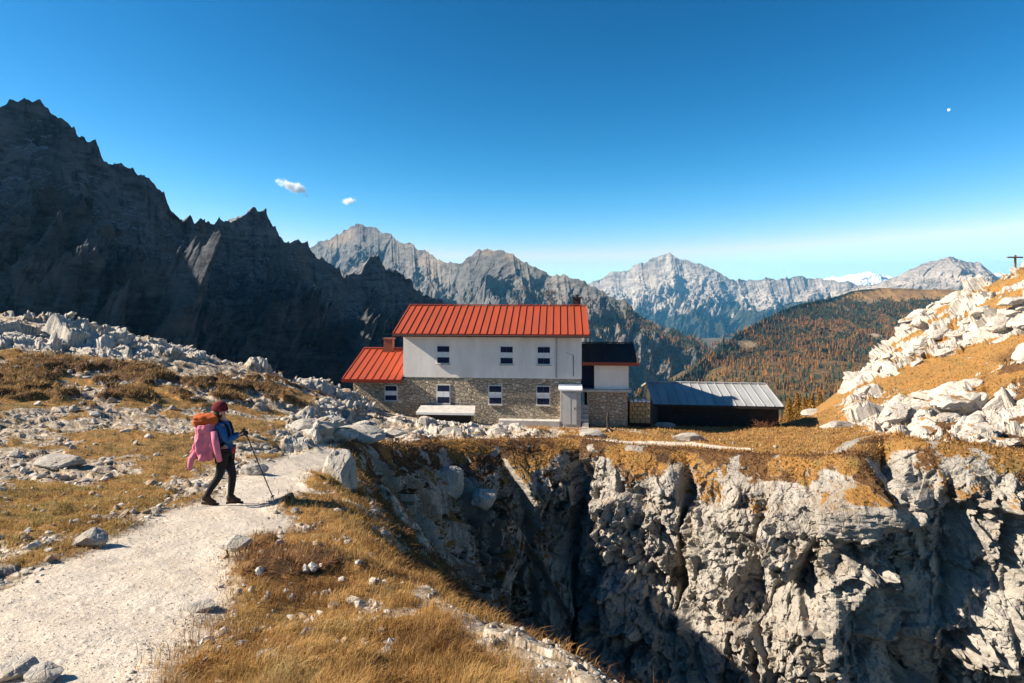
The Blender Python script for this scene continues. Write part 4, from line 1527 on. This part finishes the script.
blades(170000, 507, 4.5, 27., -.5, .1, lambda k: np.clip(g_['pit'][k] * 1.5, 0, 1) * np.clip(g_['heath'][k] + g_['grass'][k] + .25, 0, 1), .04, .12, .004, [(.10, .05, .018), (.19, .10, .03), (.30, .16, .045), (.22, .10, .03)], 'dwarf_shrub', 'shaded brown turf hanging down the near flank of the ravine', .9)

# shrubs hanging over the far rim and on the ledges of the cliff
r = np.random.default_rng(77)
n = 42000
kk = r.choice(len(CV), n * 3)
kk = kk[r.random(len(kk)) < veg[kk]][:n]
n = len(kk)
b = CV[kk] + r.normal(0, .06, (n, 3))
h = r.uniform(.05, .15, n)
dirv = CN[kk] * .6 + r.normal(0, .45, (n, 3)) + [0, 0, .5]
dirv /= np.linalg.norm(dirv, axis=1, keepdims=True)
side = np.cross(dirv, r.normal(size=(n, 3)))
side = side / np.linalg.norm(side, axis=1, keepdims=True) * r.uniform(.012, .028, (n, 1))
V = np.stack([b - side, b + side, b + dirv * h[:, None] * .6 + side * .8, b + dirv * h[:, None] * .6 - side * .8, b + dirv * h[:, None]], 1).reshape(-1, 3)
f = np.array([(0, 1, 2), (0, 2, 3), (3, 2, 4)])
FA = (f[None] + (np.arange(n) * 5)[:, None, None]).reshape(-1, 3)
og = orange[kk][:, None]
C = (np.array([[.34, .18, .05]]) * og + np.array([[.19, .09, .035]]) * (1 - og)) * r.uniform(.5, 1.4, (n, 1))
o = mesh_np('dwarf_shrub', V, FA, [M_BLADE], {'col': np.repeat(C, 5, 0)}, True)
tag(o, 'brown and orange shrubs hanging over the cliff edge and its ledges', 'dwarf shrubs', None, 'stuff')
# ================================================================== the hiker
def skin(name, chains, mats, parent=None, sub=2, root=0, smooth=True):
    """one continuous surface grown over joints: chains = {joint: (pos, radius)}, edges"""
    joints, edges = chains
    names = list(joints)
    me = bpy.data.meshes.new(name)
    me.from_pydata([joints[k][0] for k in names], [(names.index(a), names.index(b)) for a, b in edges], [])
    tmp = bpy.data.objects.new(name + '_tmp', me)
    COL.objects.link(tmp)
    md = tmp.modifiers.new('skin', 'SKIN')
    md.use_smooth_shade = True
    lay = me.skin_vertices[0].data if me.skin_vertices else None
    if lay is None:
        bm = bmesh.new()
        bm.from_mesh(me)
        bm.verts.layers.skin.verify()
        bm.to_mesh(me)
        bm.free()
        lay = me.skin_vertices[0].data
    for i, k in enumerate(names):
        r_ = joints[k][1]
        lay[i].radius = (r_, r_) if not hasattr(r_, '__len__') else r_
        lay[i].use_root = (i == root)
    s_ = tmp.modifiers.new('sub', 'SUBSURF')
    s_.levels = s_.render_levels = sub
    dg = bpy.context.evaluated_depsgraph_get()
    dg.update()
    m2 = bpy.data.meshes.new_from_object(tmp.evaluated_get(dg))
    bpy.data.objects.remove(tmp)
    m2.name = name
    m2.materials.clear()
    for m in (mats if isinstance(mats, (list, tuple)) else [mats]): m2.materials.append(m)
    m2.polygons.foreach_set('use_smooth', [smooth] * len(m2.polygons))
    o = bpy.data.objects.new(name, m2)
    COL.objects.link(o)
    if parent: o.parent = parent
    return o


def blob(name, c, rad, mat, parent=None, sub=4, amp=.0, fs=3., seed=0, fn=None, tilt=0.):
    V, Fc = ico(sub)
    if fn is not None: V = fn(V)
    if amp: V = V * (1 + amp * fbm(V * fs + seed, 3, seed))[:, None]
    V = V * np.array(rad)
    ct, st_ = math.cos(tilt), math.sin(tilt)
    V = V @ np.array([[ct, 0, -st_], [0, 1, 0], [st_, 0, ct]])
    V = V + np.array(c)
    o = mesh_np(name, V, Fc, [mat], None, True)
    if parent: o.parent = parent
    return o


M_SKIN = plain('skin', (.48, .27, .19), .08, 20, .6)
M_BLUE = plain('blue_jacket_cloth', (.020, .085, .22), .3, 14, .8, .5)
M_BLACK = plain('black_stretch_cloth', (.012, .012, .015), .3, 14, .8)
M_PINK = plain('pink_fleece', (.55, .17, .235), .18, 9, .95, .5)
M_ORANGE = plain('rust_orange_cloth', (.42, .085, .02), .25, 12, .85, .5)
M_MAROON = plain('maroon_knit', (.13, .016, .020), .3, 30, .95, .6)
M_RED2 = plain('red_cloth', (.38, .03, .03), .2, 12)
M_BOOT = plain('brown_boot_leather', (.055, .035, .025), .3, 20)
M_PACK = plain('grey_violet_pack_cloth', (.11, .085, .13), .25, 12)
M_HAIR = plain('dark_hair', (.03, .016, .010), .4, 40, .6)
M_POLE = plain('dark_pole', (.03, .028, .03), .2, 20, .4)

hx, hy_, _ = at(221, 505, 10.3)
HZ = ground_z(hx, hy_)
HR = R(14)
fwd = Vector((math.cos(HR), math.sin(HR), 0))
lft = Vector((-math.sin(HR), math.cos(HR), 0))


def gz_local(f, l):
    p = fwd * f + lft * l
    return ground_z(hx + p.x, hy_ + p.y) - HZ


per = empty('person', (hx, hy_, HZ), HR)
tag(per, 'hiker in blue jacket, black tights and maroon beanie walking up the gravel path', 'person')
zr, zl = gz_local(-.16, -.10), gz_local(.14, .10)
J = {
 'pelvis': ((.06, 0, .90), .125), 'spine': ((.055, 0, 1.06), .115), 'chest': ((.035, 0, 1.25), (.15, .12)), 'neck0': ((.01, 0, 1.40), .07), 'neck': ((.005, 0, 1.475), .052), 'head': ((.005, 0, 1.54), .075), 'skull': ((-.005, 0, 1.62), .088), 'crown': ((-.01, 0, 1.685), .055),
 'face': ((.045, 0, 1.565), .050), 'hipR': ((.06, -.085, .86), .092), 'kneeR': ((-.01, -.095, .48 + zr * .5), .058), 'calfR': ((-.11, -.097, .33 + zr * .8), .052), 'ankR': ((-.215, -.10, .125 + zr), .036), 'ballR': ((-.105, -.10, .035 + zr), .034), 'toeR': ((-.045, -.10, .03 + zr), .024),
 'hipL': ((.065, .085, .86), .092), 'kneeL': ((.165, .095, .48 + zl * .5), .058), 'calfL': ((.15, .097, .32 + zl * .8), .052), 'ankL': ((.125, .10, .10 + zl), .036), 'ballL': ((.24, .10, .035 + zl), .034), 'toeL': ((.30, .10, .03 + zl), .024),
 'shR': ((.025, -.17, 1.365), .058), 'elR': ((.12, -.21, 1.12), .042), 'wrR': ((.315, -.16, 1.20), .026), 'palmR': ((.375, -.155, 1.225), (.020, .036)),
 'shL': ((.025, .17, 1.365), .058), 'elL': ((.10, .215, 1.11), .042), 'wrL': ((.28, .16, 1.13), .026), 'palmL': ((.34, .155, 1.145), (.020, .036)),
}
E = [('pelvis', 'spine'), ('spine', 'chest'), ('chest', 'neck0'), ('neck0', 'neck'), ('neck', 'head'), ('head', 'skull'), ('skull', 'crown'), ('head', 'face'),
     ('pelvis', 'hipR'), ('hipR', 'kneeR'), ('kneeR', 'calfR'), ('calfR', 'ankR'), ('ankR', 'ballR'), ('ballR', 'toeR'),
     ('pelvis', 'hipL'), ('hipL', 'kneeL'), ('kneeL', 'calfL'), ('calfL', 'ankL'), ('ankL', 'ballL'), ('ballL', 'toeL'),
     ('chest', 'shR'), ('shR', 'elR'), ('elR', 'wrR'), ('wrR', 'palmR'), ('chest', 'shL'), ('shL', 'elL'), ('elL', 'wrL'), ('wrL', 'palmL')]
# fingers closed round the pole grip, thumb from the side of the palm
for sd_, sy in (('R', -1), ('L', 1)):
    p0 = Vector(J['palm' + sd_][0])
    for k, ln in enumerate((.9, 1., .95, .78)):
        oz = .030 - .020 * k
        pts = [(.020, .004 * sy, oz), (.048 * ln + .008, .010 * sy, oz + .004), (.058 * ln, .014 * sy - .030 * sy, oz), (.036, -.040 * sy, oz - .004)]
        prev = 'palm' + sd_
        for q, pt in enumerate(pts):
            nm = f'f{sd_}{k}{q}'
            J[nm] = (tuple(p0 + Vector(pt)), .0095 - .001 * q)
            E.append((prev, nm))
            prev = nm
    J['t' + sd_ + '0'] = (tuple(p0 + Vector((.0, -.012 * sy, .034))), .012)
    J['t' + sd_ + '1'] = (tuple(p0 + Vector((.030, -.030 * sy, .046))), .010)
    E += [('palm' + sd_, 't' + sd_ + '0'), ('t' + sd_ + '0', 't' + sd_ + '1')]
skin('body', (J, E), M_SKIN, per)


def sub(js, grow, extra=None, edges=None):
    jj = {k: (J[k][0], tuple(a + grow for a in (J[k][1] if hasattr(J[k][1], '__len__') else (J[k][1], J[k][1])))) for k in js}
    jj.update(extra or {})
    ee = [(a, b) for a, b in E if a in jj and b in jj] + (edges or [])
    return jj, ee


jk = skin('jacket', sub(['spine', 'chest', 'neck0', 'shR', 'elR', 'wrR', 'shL', 'elL', 'wrL'], .020, {'hem': ((.06, 0, .93), .145)}, [('spine', 'hem')]), M_BLUE, per)
MB().tube([(.065, 0, .86), (.062, 0, .93), (.06, 0, .97)], [.150, .155, .150], 20).build('jacket_hem', M_RED2, jk, 0, True)
skin('tights', sub(['pelvis', 'hipR', 'kneeR', 'calfR', 'ankR', 'hipL', 'kneeL', 'calfL', 'ankL'], .012), M_BLACK, per)
for sd_ in 'RL':
    a = Vector(J['ank' + sd_][0])
    zg = zr if sd_ == 'R' else zl
    b = skin('boot', sub(['ank' + sd_, 'ball' + sd_, 'toe' + sd_], .016, {'cuff': (tuple(a + Vector((.0, 0, .075))), .058), 'heel': (tuple(a + Vector((-.045, 0, -.055))), .042)}, [('ank' + sd_, 'cuff'), ('ank' + sd_, 'heel')]), M_BOOT, per)
    h_ = a + Vector((-.045, 0, -.055))
    tb = Vector(J['toe' + sd_][0])
    bl = Vector(J['ball' + sd_][0])
    MB().tube([tuple(h_ + Vector((-.02, 0, -.035))), tuple(bl + Vector((0, 0, -.040))), tuple(tb + Vector((.03, 0, -.030)))], [.030, .036, .026], 10).build('sole', M_SOOT, b)
    gl = sub(['wr' + sd_, 'palm' + sd_] + [k for k in J if k.startswith('f' + sd_) or k.startswith('t' + sd_)], .004)
    skin('glove', gl, M_BLACK, per)


def cap(V):
    V = V.copy()
    V[:, 2] = np.where(V[:, 2] < -.25, -.25, V[:, 2])
    return V


bn = blob('beanie', (-.018, 0, 1.635), (.125, .108, .118), M_MAROON, per, 4, .04, 4., 3, cap, -.12)
MB().tube([(.0, .0, 1.592), (.0, 0, 1.632)], [.112, .114], 22).build('beanie_cuff', M_MAROON, bn, 0, True)
blob('hair', (-.03, 0, 1.545), (.082, .102, .105), M_HAIR, per, 3, .12, 4., 5)
for sy in (-1, 1):
    blob('eye', (.088, .032 * sy, 1.585), (.010, .012, .008), M_BLACK, per, 2)
blob('nose', (.105, 0, 1.56), (.020, .014, .022), M_SKIN, per, 2)
blob('mouth', (.092, 0, 1.525), (.008, .024, .006), M_RED2, per, 2)
for sy in (-1, 1):
    blob('ear', (.01, .094 * sy, 1.565), (.022, .012, .032), M_SKIN, per, 2)

# ------------------------------------------------------------------ what the hiker carries: things of their own
def local_thing(name, label, cat):
    return tag(empty(name, (hx, hy_, HZ), HR), label, cat)


bp = local_thing('backpack', 'grey violet backpack on the hiker\'s back with an orange top lid', 'backpack')


def boxy(V):
    n = V / np.abs(V).max(1, keepdims=True)
    return V * .45 + n * .55


blob('pack_body', (-.215, 0, 1.16), (.12, .14, .27), M_PACK, bp, 4, .05, 2., 1, boxy, .06)
blob('lid', (-.21, 0, 1.445), (.215, .185, .095), M_ORANGE, bp, 4, .16, 2.4, 2, boxy, .05)
for sy in (-1, 1):
    MB().tube([(-.12, .10 * sy, 1.40), (-.0, .12 * sy, 1.455), (.12, .13 * sy, 1.36), (.165, .135 * sy, 1.20), (.06, .16 * sy, 1.04), (-.10, .15 * sy, .98)], .020, 8).build('strap', M_BLACK, bp, 0, True)
MB().tube([(-.10, -.15, .96), (.05, -.155, .95), (.20, -.06, .955), (.215, 0, .955), (.20, .06, .955), (.05, .155, .95), (-.10, .15, .96)], .018, 8).build('hip_belt', M_RED2, bp, 0, True)

pj = local_thing('pink_jacket', 'pink fleece jacket draped loosely over the hiker\'s backpack', 'jacket')
nu_, nv_ = 56, 44
th = np.linspace(-2.55, 2.55, nu_)
tv = np.linspace(0, 1, nv_)
TH, TV = np.meshgrid(th, tv)
rad = .158 + .010 * TV ** 1.3 + (.045 * np.sin(TH * 6 + TV * 2.5) + .026 * np.sin(TH * 11 + 1. - TV * 3)) * TV ** .8
sx = -.19 - .02 * TV - np.cos(TH) * (rad + .03)
sy_ = np.sin(TH) * (rad + .065)
sz = 1.40 - .51 * TV - .05 * np.sin(TH * 3) * TV ** 2 - .04 * (1 - np.cos(TH)) * TV
VV_ = np.stack([sx, sy_, sz], -1).reshape(-1, 3)
VV_ += .035 * np.stack([fbm((VV_ * 8 + k * 9).astype(np.float32), 3, 60 + k) for k in range(3)], 1)
o = mesh_np('drape', VV_, grid_faces(nv_, nu_), [M_PINK], None, True)
o.parent = pj
sm = o.modifiers.new('thick', 'SOLIDIFY')
sm.thickness = .016
for pts, rr in ((([-.06, -.235, 1.30], [-.03, -.255, 1.12], [.0, -.26, .95], [.03, -.25, .80]), [.05, .055, .05, .042]), (([-.35, -.12, .95], [-.42, -.14, .84], [-.44, -.15, .74], [-.43, -.15, .66]), [.055, .05, .042, .030])):
    MB().tube(pts, rr, 12).build('sleeve', M_PINK, pj, 0, True)

tp = local_thing('trekking_pole', 'thin dark trekking pole in the hiker\'s gloved hand, planted ahead on the path', 'trekking pole')
gx_, gy_l = .87, -.20
tipz = gz_local(gx_, gy_l) + .0
g0 = Vector((.40, -.155, 1.255))
tipv = Vector((gx_, gy_l, tipz))
dv = (g0 - tipv).normalized()
MB().tube([tuple(tipv), tuple(tipv + dv * .05), tuple(g0)], [.005, .009, .010], 8).build('shaft', M_POLE, tp)
MB().tube([tuple(g0 - dv * .10), tuple(g0), tuple(g0 + dv * .05)], [.016, .018, .020], 10).build('grip', M_SOOT, tp, 0, True)
MB().tube([tuple(tipv + dv * .07), tuple(tipv + dv * .085)], [.035, .030], 12).build('basket', M_POLE, tp)

# ================================================================== cross on the right-hand rocks, clouds, moon
cx_, cy_, cz_ = at(1018, 281, 47.)
j_ = int(np.searchsorted(_U, (1018 - CX) / F))
col_ = np.arange(NR) * NC + j_
col_ = col_[(GV[col_, 1] > 35) & (GV[col_, 1] < 60)]
k = col_[np.argmax(GV[col_, 2] / GV[col_, 1])]        # the crest of the rocks there
cx_, cy_, cz_ = (float(q) for q in GV[k])
cr = empty('wooden_cross', (cx_, cy_, cz_), R(6))
tag(cr, 'dark weathered wooden post with a crossbar on top of the right-hand rocks', 'cross')
topz = 1.0
MB().box(-.06, .06, -.06, .06, -.3, topz).build('post', M_TIMBER, cr)
MB().box(-.75, .7, -.055, .055, topz - .26, topz - .14).build('crossbar', M_TIMBER, cr)


def cloud(px, py, Y, size, rot, label, seed, dens):
    x, y, z = at(px, py, Y)
    o = MB().box(-size[0], size[0], -size[1], size[1], -size[2], size[2]).build('cloud', [], None)
    o.location = (x, y, z)
    o.rotation_euler = (0, rot, 0)
    m = bpy.data.materials.new('cloud_vapour')
    m.use_nodes = True
    n_ = m.node_tree
    n_.nodes.remove(n_.nodes['Principled BSDF'])
    tc = n_.nodes.new('ShaderNodeTexCoord')
    mp = n_.nodes.new('ShaderNodeMapping')
    mp.inputs['Location'].default_value = (-1, -1, -1)
    mp.inputs['Scale'].default_value = (2, 2, 2)
    n_.links.new(tc.outputs['Generated'], mp.inputs['Vector'])
    ln = n_.nodes.new('ShaderNodeVectorMath')
    ln.operation = 'LENGTH'
    n_.links.new(mp.outputs[0], ln.inputs[0])
    nz_ = n_.nodes.new('ShaderNodeTexNoise')
    nz_.inputs['Scale'].default_value = 2.6 / size[0]
    nz_.inputs['Detail'].default_value = 5
    nz_.inputs['Roughness'].default_value = .6
    mp2 = n_.nodes.new('ShaderNodeMapping')
    mp2.inputs['Location'].default_value = (seed * 911., 0, 0)
    n_.links.new(tc.outputs['Object'], mp2.inputs['Vector'])
    n_.links.new(mp2.outputs[0], nz_.inputs['Vector'])

    def mth(op, a, b):
        q = n_.nodes.new('ShaderNodeMath')
        q.operation = op
        for i_, v_ in enumerate((a, b)):
            if hasattr(v_, 'links'): n_.links.new(v_, q.inputs[i_])
            else: q.inputs[i_].default_value = v_
        return q.outputs[0]
    d_ = mth('SUBTRACT', mth('MULTIPLY', nz_.outputs['Fac'], 2.0), mth('ADD', mth('MULTIPLY', ln.outputs['Value'], .95), .28))
    d_ = mth('MAXIMUM', mth('MINIMUM', mth('MULTIPLY', d_, 2.5), 1.), 0.)
    pv_ = n_.nodes.new('ShaderNodeVolumePrincipled')
    pv_.inputs['Color'].default_value = (1, 1, 1, 1)
    pv_.inputs['Anisotropy'].default_value = .0
    n_.links.new(mth('MULTIPLY', d_, dens), pv_.inputs['Density'])
    n_.links.new(pv_.outputs[0], n_.nodes['Material Output'].inputs['Volume'])
    o.data.materials.append(m)
    tag(o, label, 'cloud')
    return o


cloud(294, 187, 9000, (300, 130, 95), R(27), 'longer slanting white cloud over the gap right of the dark wall', 1.0, .03)
cloud(349, 201, 9000, (135, 80, 60), R(-12), 'tiny white cloud right of the longer slanting one', 2.3, .03)
mm = bpy.data.materials.new('moon_light')
mm.use_nodes = True
bs = mm.node_tree.nodes['Principled BSDF']
bs.inputs['Base Color'].default_value = (.5, .5, .5, 1)
bs.inputs['Emission Color'].default_value = (.85, .95, 1, 1)
bs.inputs['Emission Strength'].default_value = .75
V, Fc = ico(4)
ph = np.array([.80, .0, .35])
# gibbous: the dark limb is cut away along a shallow ellipse
V = V.copy()
a_ = V @ np.array([.75, 0, -.66])
V = V - np.clip(a_, 0, 1)[:, None] * np.array([.75, 0, -.66]) * .35
o = mesh_np('moon', V * 62., Fc, [mm], None, True)
o.location = at(949, 110, 30000)
tag(o, 'small white daytime moon high in the blue sky', 'moon')
# ================================================================== larches below the terrace edge, bush by the shed
M_TRUNK = plain('larch_bark', (.07, .05, .035), .3, 6)


def leaf_cloud(name, cen, nrm_, size, cols, r, parent):
    n = len(cen)
    a = np.cross(nrm_, r.normal(size=(n, 3)))
    a /= np.linalg.norm(a, axis=1, keepdims=True)
    b = np.cross(nrm_, a)
    s = size[:, None] * r.uniform(.6, 1.3, (n, 1))
    V = np.stack([cen - a * s, cen + b * s * .6, cen + a * s, cen - b * s * .6], 1).reshape(-1, 3)
    o = mesh_np(name, V, np.arange(4 * n).reshape(n, 4), [M_BLADE], {'col': np.repeat(cols, 4, 0)}, False)
    o.parent = parent
    return o


def larch(px, Y, top_py, seed):
    r = np.random.default_rng(seed)
    x, y, _ = at(px, 400, Y)
    z = ground_z(x, y)
    H = float(np.clip(-(top_py - HY) * Y / F - z, 4., 13.))
    t_ = empty('larch_tree', (x, y, z))
    tag(t_, 'golden larch tree growing below the terrace edge right of the shed', 'tree', 'larches right of the shed')
    m = MB().tube([(0, 0, -.4), (.05, 0, H * .4), (-.03, .04, H * .8), (0, 0, H)], [H * .018, H * .013, H * .007, .01], 8)
    for k in range(16):
        h_ = H * (.18 + .75 * k / 16)
        a = k * 2.4 + r.uniform(-.3, .3)
        L = (1 - h_ / H) * H * .24 + .15
        m.tube([(0, 0, h_), (math.cos(a) * L, math.sin(a) * L, h_ - L * .18)], [.03, .008], 5)
    m.build('trunk', M_TRUNK, t_)
    n = 1500
    h_ = H * (.12 + .88 * r.random(n) ** 1.15)
    ph_ = np.round(r.random(n) * 13) * .48 + h_ * 2.1 + r.normal(0, .22, n)
    rad = ((1 - h_ / H) * H * .25 + .10) * np.sqrt(r.random(n)) * r.uniform(.75, 1.2, n)
    cen = np.stack([np.cos(ph_) * rad, np.sin(ph_) * rad, h_ - rad * .18], 1)
    nr_ = r.normal(size=(n, 3)) + [0, 0, .6]
    nr_ /= np.linalg.norm(nr_, axis=1, keepdims=True)
    col = np.array([[.36, .175, .035]]) * r.uniform(.45, 1.25, (n, 1)) + np.array([[-.05, .01, .0]]) * r.random((n, 1))
    leaf_cloud('crown', cen, nr_, np.full(n, H * .022), col, r, t_)


for k, (px, Y, tp) in enumerate([(789, 84, 397), (797, 92, 393), (804, 80, 401), (812, 96, 395), (820, 86, 400), (829, 93, 399), (808, 104, 391)]):
    larch(px, Y, tp, 900 + k)

r = np.random.default_rng(950)
x, y, _ = at(762, 426, 41.4)
z = ground_z(x, y)
bu = empty('bush', (x, y, z))
tag(bu, 'leafless reddish brown bush before the right end of the shed', 'bush')
m = MB()
tips = []
for k in range(46):
    a, e = r.uniform(0, 6.28), r.uniform(.35, 1.35)
    L = r.uniform(.35, .75)
    p0 = Vector((r.normal(0, .35), r.normal(0, .15), -.05))
    d_ = Vector((math.cos(a) * math.cos(e) * 1.2, math.sin(a) * math.cos(e), math.sin(e))) * L
    m.tube([p0, p0 + d_ * .5 + Vector((0, 0, .03)), p0 + d_], [.014, .010, .004], 5)
    tips += [p0 + d_ * q for q in r.uniform(.45, 1.05, 16)]
m.build('stems', plain('red_brown_twigs', (.16, .06, .035), .3), bu)
tips = np.array([t_[:] for t_ in tips]) + r.normal(0, .05, (len(tips), 3))
nr_ = r.normal(size=tips.shape)
nr_ /= np.linalg.norm(nr_, axis=1, keepdims=True)
leaf_cloud('foliage', tips, nr_, np.full(len(tips), .035), np.array([[.20, .085, .04]]) * r.uniform(.5, 1.4, (len(tips), 1)), r, bu)
# ================================================================== sky, sun, camera
w = bpy.data.worlds.new('World')
SC.world = w
w.use_nodes = True
nt = w.node_tree
bg = nt.nodes['Background']
sky = nt.nodes.new('ShaderNodeTexSky')
sky.sky_type = 'NISHITA'
sky.sun_disc = False
SUN_EL, SUN_AZ = R(33), R(2.5)         # sun stands to the left (-x), a touch behind the camera
sd = Vector((-math.cos(SUN_EL) * math.cos(SUN_AZ), -math.cos(SUN_EL) * math.sin(SUN_AZ), math.sin(SUN_EL)))
sky.sun_elevation = SUN_EL
sky.sun_rotation = math.atan2(sd.x, sd.y)
sky.altitude = 2300
sky.air_density = 1.0
sky.dust_density = .3
sky.ozone_density = 4.0
# deep, clear autumn blue: the sky's own gradient with more contrast, channel by channel
sep = nt.nodes.new('ShaderNodeSeparateColor')
comb = nt.nodes.new('ShaderNodeCombineColor')
nt.links.new(sky.outputs[0], sep.inputs[0])
for k, (ref, p, K) in enumerate(((.38, 3.2, .66), (.58, 1.6, .92), (.68, 1.42, .97))):
    def mth(op, a, b):
        m = nt.nodes.new('ShaderNodeMath')
        m.operation = op
        nt.links.new(a, m.inputs[0])
        m.inputs[1].default_value = b
        return m.outputs[0]
    q = mth('MULTIPLY', sep.outputs[k], .119 / ref)
    q = mth('MINIMUM', mth('POWER', q, p), 1.5)
    q = mth('MULTIPLY', q, K / (SKY_STR * 2 ** EXPO))
    nt.links.new(q, comb.inputs[k])
nt.links.new(comb.outputs[0], bg.inputs[0])
bg.inputs[1].default_value = SKY_STR
sl = bpy.data.lights.new('sun', 'SUN')
sl.energy = SUN_STR
sl.angle = R(.5)
sl.color = (1., .90, .75)
so = bpy.data.objects.new('sun', sl)
COL.objects.link(so)
so.rotation_euler = (-sd).to_track_quat('-Z', 'Y').to_euler()
so.location = (-50, 0, 60)

cam = bpy.data.cameras.new('camera')
co = bpy.data.objects.new('camera', cam)
COL.objects.link(co)
cam.sensor_width = 36.
cam.lens = F / 1024 * 36
cam.shift_y = -(341.5 - HY) / 1024
co.rotation_euler = (R(90), 0, 0)
cam.clip_start = .1
cam.clip_end = 80000
SC.camera = co
vs = SC.view_settings
vs.view_transform = 'Standard'
vs.look = 'None'
vs.exposure = EXPO
vs.gamma = 1
vs.use_curve_mapping = False
SC.cycles.max_bounces = 8
SC.cycles.diffuse_bounces = 3
SC.cycles.volume_bounces = 4
SC.cycles.transparent_max_bounces = 16
SC.cycles.volume_step_rate = 1.0
SC.cycles.use_denoising = True

# ------------------------------------------------------------------ air
hz = MB().box(-14500, 14500, -600, 14600, -760, 560).build('haze', [])
hm = bpy.data.materials.new('haze')
hm.use_nodes = True
n_ = hm.node_tree
n_.nodes.remove(n_.nodes['Principled BSDF'])
pv = n_.nodes.new('ShaderNodeVolumePrincipled')
pv.inputs['Color'].default_value = (.16, .58, 1., 1)
pv.inputs['Density'].default_value = HAZE
pv.inputs['Anisotropy'].default_value = .2
n_.links.new(pv.outputs[0], n_.nodes['Material Output'].inputs['Volume'])
hz.data.materials.append(hm)
hz['kind'] = 'stuff'
